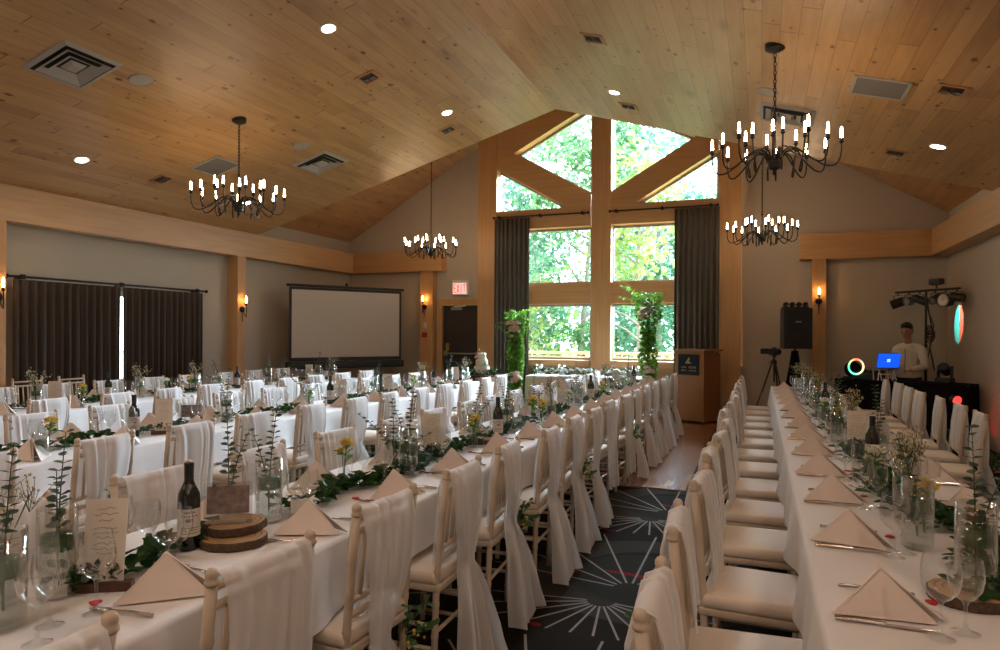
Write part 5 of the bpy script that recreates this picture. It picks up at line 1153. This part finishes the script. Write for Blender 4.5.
for px, pz in ((-.013, .128), (.012, .130), (-.013, .105), (.012, .105)): mb.box(Vector((0, -.075, .012))+T @ Vector((px, -.0065, pz)), (.021, .0012, .020), M=T)
mb.build('white_mark', emit('laptop_white', (.5, .85, 1), 1.2), ld)
# moving head light
t = thing('moving_head_light', 'black moving head spotlight at the end of the DJ table', 'stage light', dj(1.50, .18, .857), drz)
MB().rbox((0, 0, .04), (.20, .18, .08), .02).build('base', MT['black'], t)
for s in (-1, 1): MB().rbox((s*.085, 0, .16), (.025, .07, .18), .01).build('yoke_arm', MT['black'], t)
smooth_auto(MB().lathe([(.03, -.10), (.065, -.08), (.072, .0), (.068, .08), (.055, .09), (.003, .08)], 16, (0, 0, .20), M=Matrix.Rotation(radians(60), 3, 'X')).build('lamp_head', MT['black'], t))
# light stand with T-bar
tl = Vector((2.08, 12.72, 2.24)); tr = Vector((2.75, 11.76, 2.24)); tm = (tl+tr)/2; tu = (tr-tl).normalized(); LT = (tr-tl).length; trz = atan2(tu.y, tu.x)
t = thing('light_stand', 'tall black light stand with crossbar behind the DJ', 'light stand', (tm.x, tm.y, 0), trz)
MB().tube([(0, 0, .15), (0, 0, 1.4)], .022, 10).tube([(0, 0, 1.35), (0, 0, 2.25)], .017, 10).build('pole', MT['black'], t); MB().tube([(-LT/2, 0, 2.24), (LT/2, 0, 2.24)], .019, 10).build('crossbar', MT['black'], t)
for k in range(3): aa = k*2*pi/3+1.257; MB().tube([(.02*cos(aa), .02*sin(aa), .70), (.30*cos(aa), .30*sin(aa), .012)], .013, 8).build('leg', MT['black'], t)
mb = MB(); mb.tube([(.02, -.03, 2.2), (.10, -.05, 1.9), (.16, -.04, 1.6), (.12, -.05, 1.35), (.20, -.04, 1.0)], .012, 6); mb.tube([(.02, -.02, 2.0), (.20, -.06, 1.7), (.13, -.04, 1.45), (.05, -.03, 1.1)], .008, 6)
for k in range(5): mb.ring((.12+.02*sin(k), -.05, 1.50+.03*k), .07, .010, 14, 5, 'Y')
mb.build('cable', MT['black'], t)
def par(s, drop, r, L, aim, label, lens='lens', big=False):
    p = tl+tu*(s*LT); t = thing('stage_light', label, 'stage light', (p.x, p.y, 2.24), trz, 'stage lights on the crossbar')
    c = Vector((0, 0, -drop)); d = Vector(aim).normalized(); M_ = d.to_track_quat('Z', 'Y').to_matrix()
    mb = MB(); mb.tube([(0, 0, .0), (0, 0, -.05)], .012, 6)
    for q in (-1, 1): mb.tube([(0, 0, -.045), (q*(r+.012), 0, -.055), (q*(r+.012), 0, -drop)], .007, 6)
    mb.build('yoke', MT['black'], t)
    smooth_auto(MB().lathe([(r*.5, -L*.55), (r*.92, -L*.42), (r, -L*.3), (r, L*.45), (r*.92, L*.47)], 18, c, M=M_, cap=False).add([], []).build('can', MT['black'], t))
    MB().lathe([(.001, -L*.54), (r*.5, -L*.55)], 18, c, M=M_, cap=False).build('back_cap', MT['black'], t)
    MB().lathe([(.001, L*.36), (r*.6, L*.40), (r*.92, L*.38)], 18, c, M=M_, cap=False).build('lens', MT[lens], t, smooth=True); return p+Vector((0, 0, -drop)), d
par(.04, .17, .075, .22, (-.6, -.7, -.35), 'black stage light at the left end of the crossbar')
par(.22, .15, .070, .18, (.25, -1, -.05), 'stage light with shining lens on the crossbar', 'lens')
BL1 = par(.40, .14, .062, .22, (.9, .35, -.42), 'black stage light left of the stand pole')
BL2 = par(.64, .14, .062, .22, (.46, -1.48, -.56), 'black stage light just right of the stand pole')
par(.80, .17, .105, .16, (.1, -1, .05), 'large round stage light on the crossbar')
par(.96, .13, .065, .20, (.9, .2, -.15), 'black stage light at the right end of the crossbar')
p = tl+tu*(.66*LT); t = thing('laser_projector', 'small black effect box on top of the crossbar', 'stage light', (p.x, p.y, 2.262), trz)
MB().tube([(0, 0, 0), (0, 0, .06)], .012, 6).box((0, 0, .055), (.14, .05, .012)).build('yoke', MT['black'], t); MB().rbox((0, 0, .105), (.19, .12, .09), .015).build('case', MT['black'], t)
# light beams of those lamps: real spots with a two-colour disc
def beam(loc, target, power, deg, ca, cb, split):
    l = bpy.data.lights.new('stage_beam', 'SPOT'); l.energy = power; l.spot_size = radians(deg); l.spot_blend = .04; l.shadow_soft_size = .004; l.use_nodes = True
    nt = l.node_tree; N = NT(nt); e = nt.nodes['Emission']; tc = N.n('ShaderNodeTexCoord'); q = N.n('ShaderNodeSeparateXYZ'); nt.links.new(tc.outputs['Normal'], q.inputs[0])
    f = N.m('GREATER_THAN', q.outputs[0], 0.0) if split else 0.0
    N.put(e.inputs['Color'], N.mix(f, c4(ca), c4(cb))); e.inputs['Strength'].default_value = 1
    o = bpy.data.objects.new('stage_beam', l); COL.objects.link(o); o.location = loc; o.rotation_euler = (Vector(target)-Vector(loc)).to_track_quat('-Z', 'Y').to_euler(); return o
beam(BL1[0]+BL1[1]*.13, (2.92, 12.50, 1.80), 45, 50, (.05, .95, .95), (1.0, .22, .14), True)
beam(BL2[0]+BL2[1]*.13, (2.92, 10.52, 1.54), 130, 9, (.75, 1.0, .02), (1, 1, 1), False)
t = thing('uplight', 'small red floor uplight beside the DJ table end', 'uplight', (2.74, 10.78, 0), .4)
smooth_auto(MB().lathe([(.05, .04), (.075, .05), (.08, .16), (.07, .165)], 18, cap=False).build('can', MT['black'], t)); MB().lathe([(.001, .155), (.072, .158)], 18, cap=False).build('lens', MT['redlens'], t); MB().rbox((0, 0, .02), (.12, .12, .04), .01).build('base', MT['black'], t)
t = thing('red_spot_lamp', 'red glowing lamp on the DJ table front near the last chairs', 'stage light', (2.50, 10.90, 0), .4)
MB().tube([(0, 0, 0.0), (0, 0, .62)], .012, 6).box((0, 0, .01), (.16, .16, .02)).build('stand', MT['black'], t); smooth_auto(MB().lathe([(.03, .06), (.06, .04), (.065, -.05)], 16, (0, 0, .66), M=Matrix.Rotation(radians(80), 3, 'X').inverted(), cap=False).build('can', MT['black'], t))
MB().lathe([(.001, -.045), (.06, -.045)], 16, (0, 0, .66), M=Matrix.Rotation(radians(80), 3, 'X').inverted(), cap=False).build('lens', MT['redlens'], t)

# ------------------------------------------------------------------ the DJ
PX = Vector((2.14, 12.06, 0)); yaw = atan2(-(11.72-12.06)*0+ (1.85-2.14), -(11.72-12.06))   # local front = -y
t = thing('person', 'person in a pale shirt standing behind the blue laptop looking down', 'person', PX+Vector((.02, .02, -.03)), radians(-32))
def caps(mb, P, R, n=12):
    P = [Vector(p) for p in P]
    for p, r in zip(P, R): mb.ball(p, r, n, 8)
    for (p, q), (r, s_) in zip(zip(P, P[1:]), zip(R, R[1:])): mb.tube([p, q], [r, s_], n)
def blob(name, mb, mat, parent, vox, sub=0):
    o = mb.build(name, mat, parent, smooth=True); m = o.modifiers.new('skin', 'REMESH'); m.mode = 'VOXEL'; m.voxel_size = vox; m.use_smooth_shade = True
    s = o.modifiers.new('soften', 'SMOOTH'); s.factor = .5; s.iterations = 4; return o
HT = Matrix.Translation((0, -.045, 1.53)) @ Matrix.Rotation(radians(24), 4, 'X')             # head bent forward
def hp(x, y, z): return tuple(HT @ Vector((x, y, z)))
bd = MB()
caps(bd, [(0, .0, .98), (0, .01, 1.15), (0, .015, 1.32), (0, .01, 1.40)], [.110, .105, .115, .062]); bd.ball((0, .01, 1.28), .125, 14, 10, (1.12, .70, .9)); bd.ball((0, 0, .95), .14, 14, 10, (1.15, .85, .8))
caps(bd, [(0, .0, 1.40), hp(0, .0, .02)], [.058, .055])
bd.ball(hp(0, 0, .12), .098, 16, 12, (.80, .98, 1.15)); bd.ball(hp(0, -.045, .055), .055, 12, 8, (.95, .8, .9)); bd.ball(hp(0, -.10, .09), .015, 8, 6, (.8, 1.1, 1.5))
for s in (-1, 1): bd.ball(hp(s*.080, .01, .10), .022, 8, 6, (.45, .8, 1.3))
hands = {}
for s in (-1, 1):
    sh, el, wr = (s*.185, .0, 1.345), (s*.235, -.03, 1.11), (s*.13, -.25, 1.045)
    caps(bd, [(s*.06, .0, 1.385), sh, el, wr], [.035, .042, .038, .028]); caps(bd, [(s*.085, 0, .93), (s*.095, -.01, .50), (s*.10, .02, .09)], [.085, .058, .042])
    pm = Vector((s*.115, -.33, 1.03)); bd.ball(Vector((s*.122, -.295, 1.035)), .034, 10, 8, (1, 1.25, .5))
    for k, L in enumerate((.062, .070, .066, .052)):
        fx = s*(.118+(k-1.5)*.0195*-1); b0 = Vector((fx, -.325, 1.038)); caps(bd, [b0, b0+Vector((0, -L*.55, .006)), b0+Vector((0, -L, -.012))], [.0088, .008, .007], 8)
    b0 = Vector((s*.095, -.285, 1.032)); caps(bd, [b0, b0+Vector((-s*.028, -.02, 0)), b0+Vector((-s*.032, -.048, -.006))], [.011, .0095, .008], 8)
body = blob('body', bd, MT['skin'], t, .0065)
mb = MB()
mb.ball(hp(0, .030, .165), .098, 16, 10, (.86, .98, .88)); mb.ball(hp(0, .058, .09), .072, 14, 8, (1.05, .72, 1.1)); mb.ball(hp(0, -.035, .222), .050, 12, 8, (1.25, 1.0, .55))
blob('hair', mb, MT['hair'], t, .008)
mb = MB()
for s in (-1, 1): mb.ball(hp(s*.033, -.092, .125), .009, 8, 6, (1.3, .6, .5)); mb.tube([hp(s*.018, -.097, .148), hp(s*.035, -.097, .153), hp(s*.052, -.086, .147)], .004, 5)
mb.build('eyes', MT['eye'], t)
MB().tube([hp(-.022, -.088, .040), hp(0, -.096, .043), hp(.022, -.088, .040)], .005, 6).build('mouth', MT['lip'], t)
mb = MB(); caps(mb, [(0, 0, .97), (0, .01, 1.15), (0, .015, 1.32), (0, .01, 1.39)], [.138, .136, .145, .085]); mb.ball((0, .01, 1.29), .155, 14, 10, (1.18, .76, .95)); mb.ball((0, 0, .95), .152, 14, 10, (1.2, .9, .7))
for s in (-1, 1): caps(mb, [(s*.065, .008, 1.405), (s*.13, .004, 1.385), (s*.188, .0, 1.345), (s*.236, -.03, 1.10), (s*.142, -.225, 1.05)], [.052, .058, .060, .053, .040])
mb.lathe([(.066, 1.40), (.072, 1.43), (.068, 1.455)], 14, (0, .0, 0))
sh = blob('shirt', mb, MT['shirt'], t, .009)
mb = MB(); mb.tube([(0, -.142, 1.36), (0, -.135, 1.25), (0, -.148, 1.10), (0, -.150, .98)], .006, 5)
for k in range(6): mb.ball((0, -.150+.004*(k < 3), 1.33-.065*k), .008, 8, 5)
mb.build('button_placket', MT['grey'], sh)
mb = MB(); mb.ball((0, 0, .90), .15, 14, 10, (1.15, .88, .75))
for s in (-1, 1): caps(mb, [(s*.085, 0, .90), (s*.095, -.01, .50), (s*.10, .02, .10)], [.10, .075, .062])
blob('trousers', mb, MT['trousers'], t, .012)
for s in (-1, 1): mb = MB(); caps(mb, [(s*.10, .05, .045), (s*.105, -.08, .04), (s*.11, -.17, .035)], [.045, .045, .034]); blob('shoe', mb, MT['shoe'], t, .009)
make_chandelier((-5.88, -2.6, 3.03), zc(-5.88), .1, 'candle chandelier by the rear wall, curtain side')
make_chandelier((.11, -2.6, 3.03), zc(.11), .1, 'candle chandelier by the rear wall, DJ side')
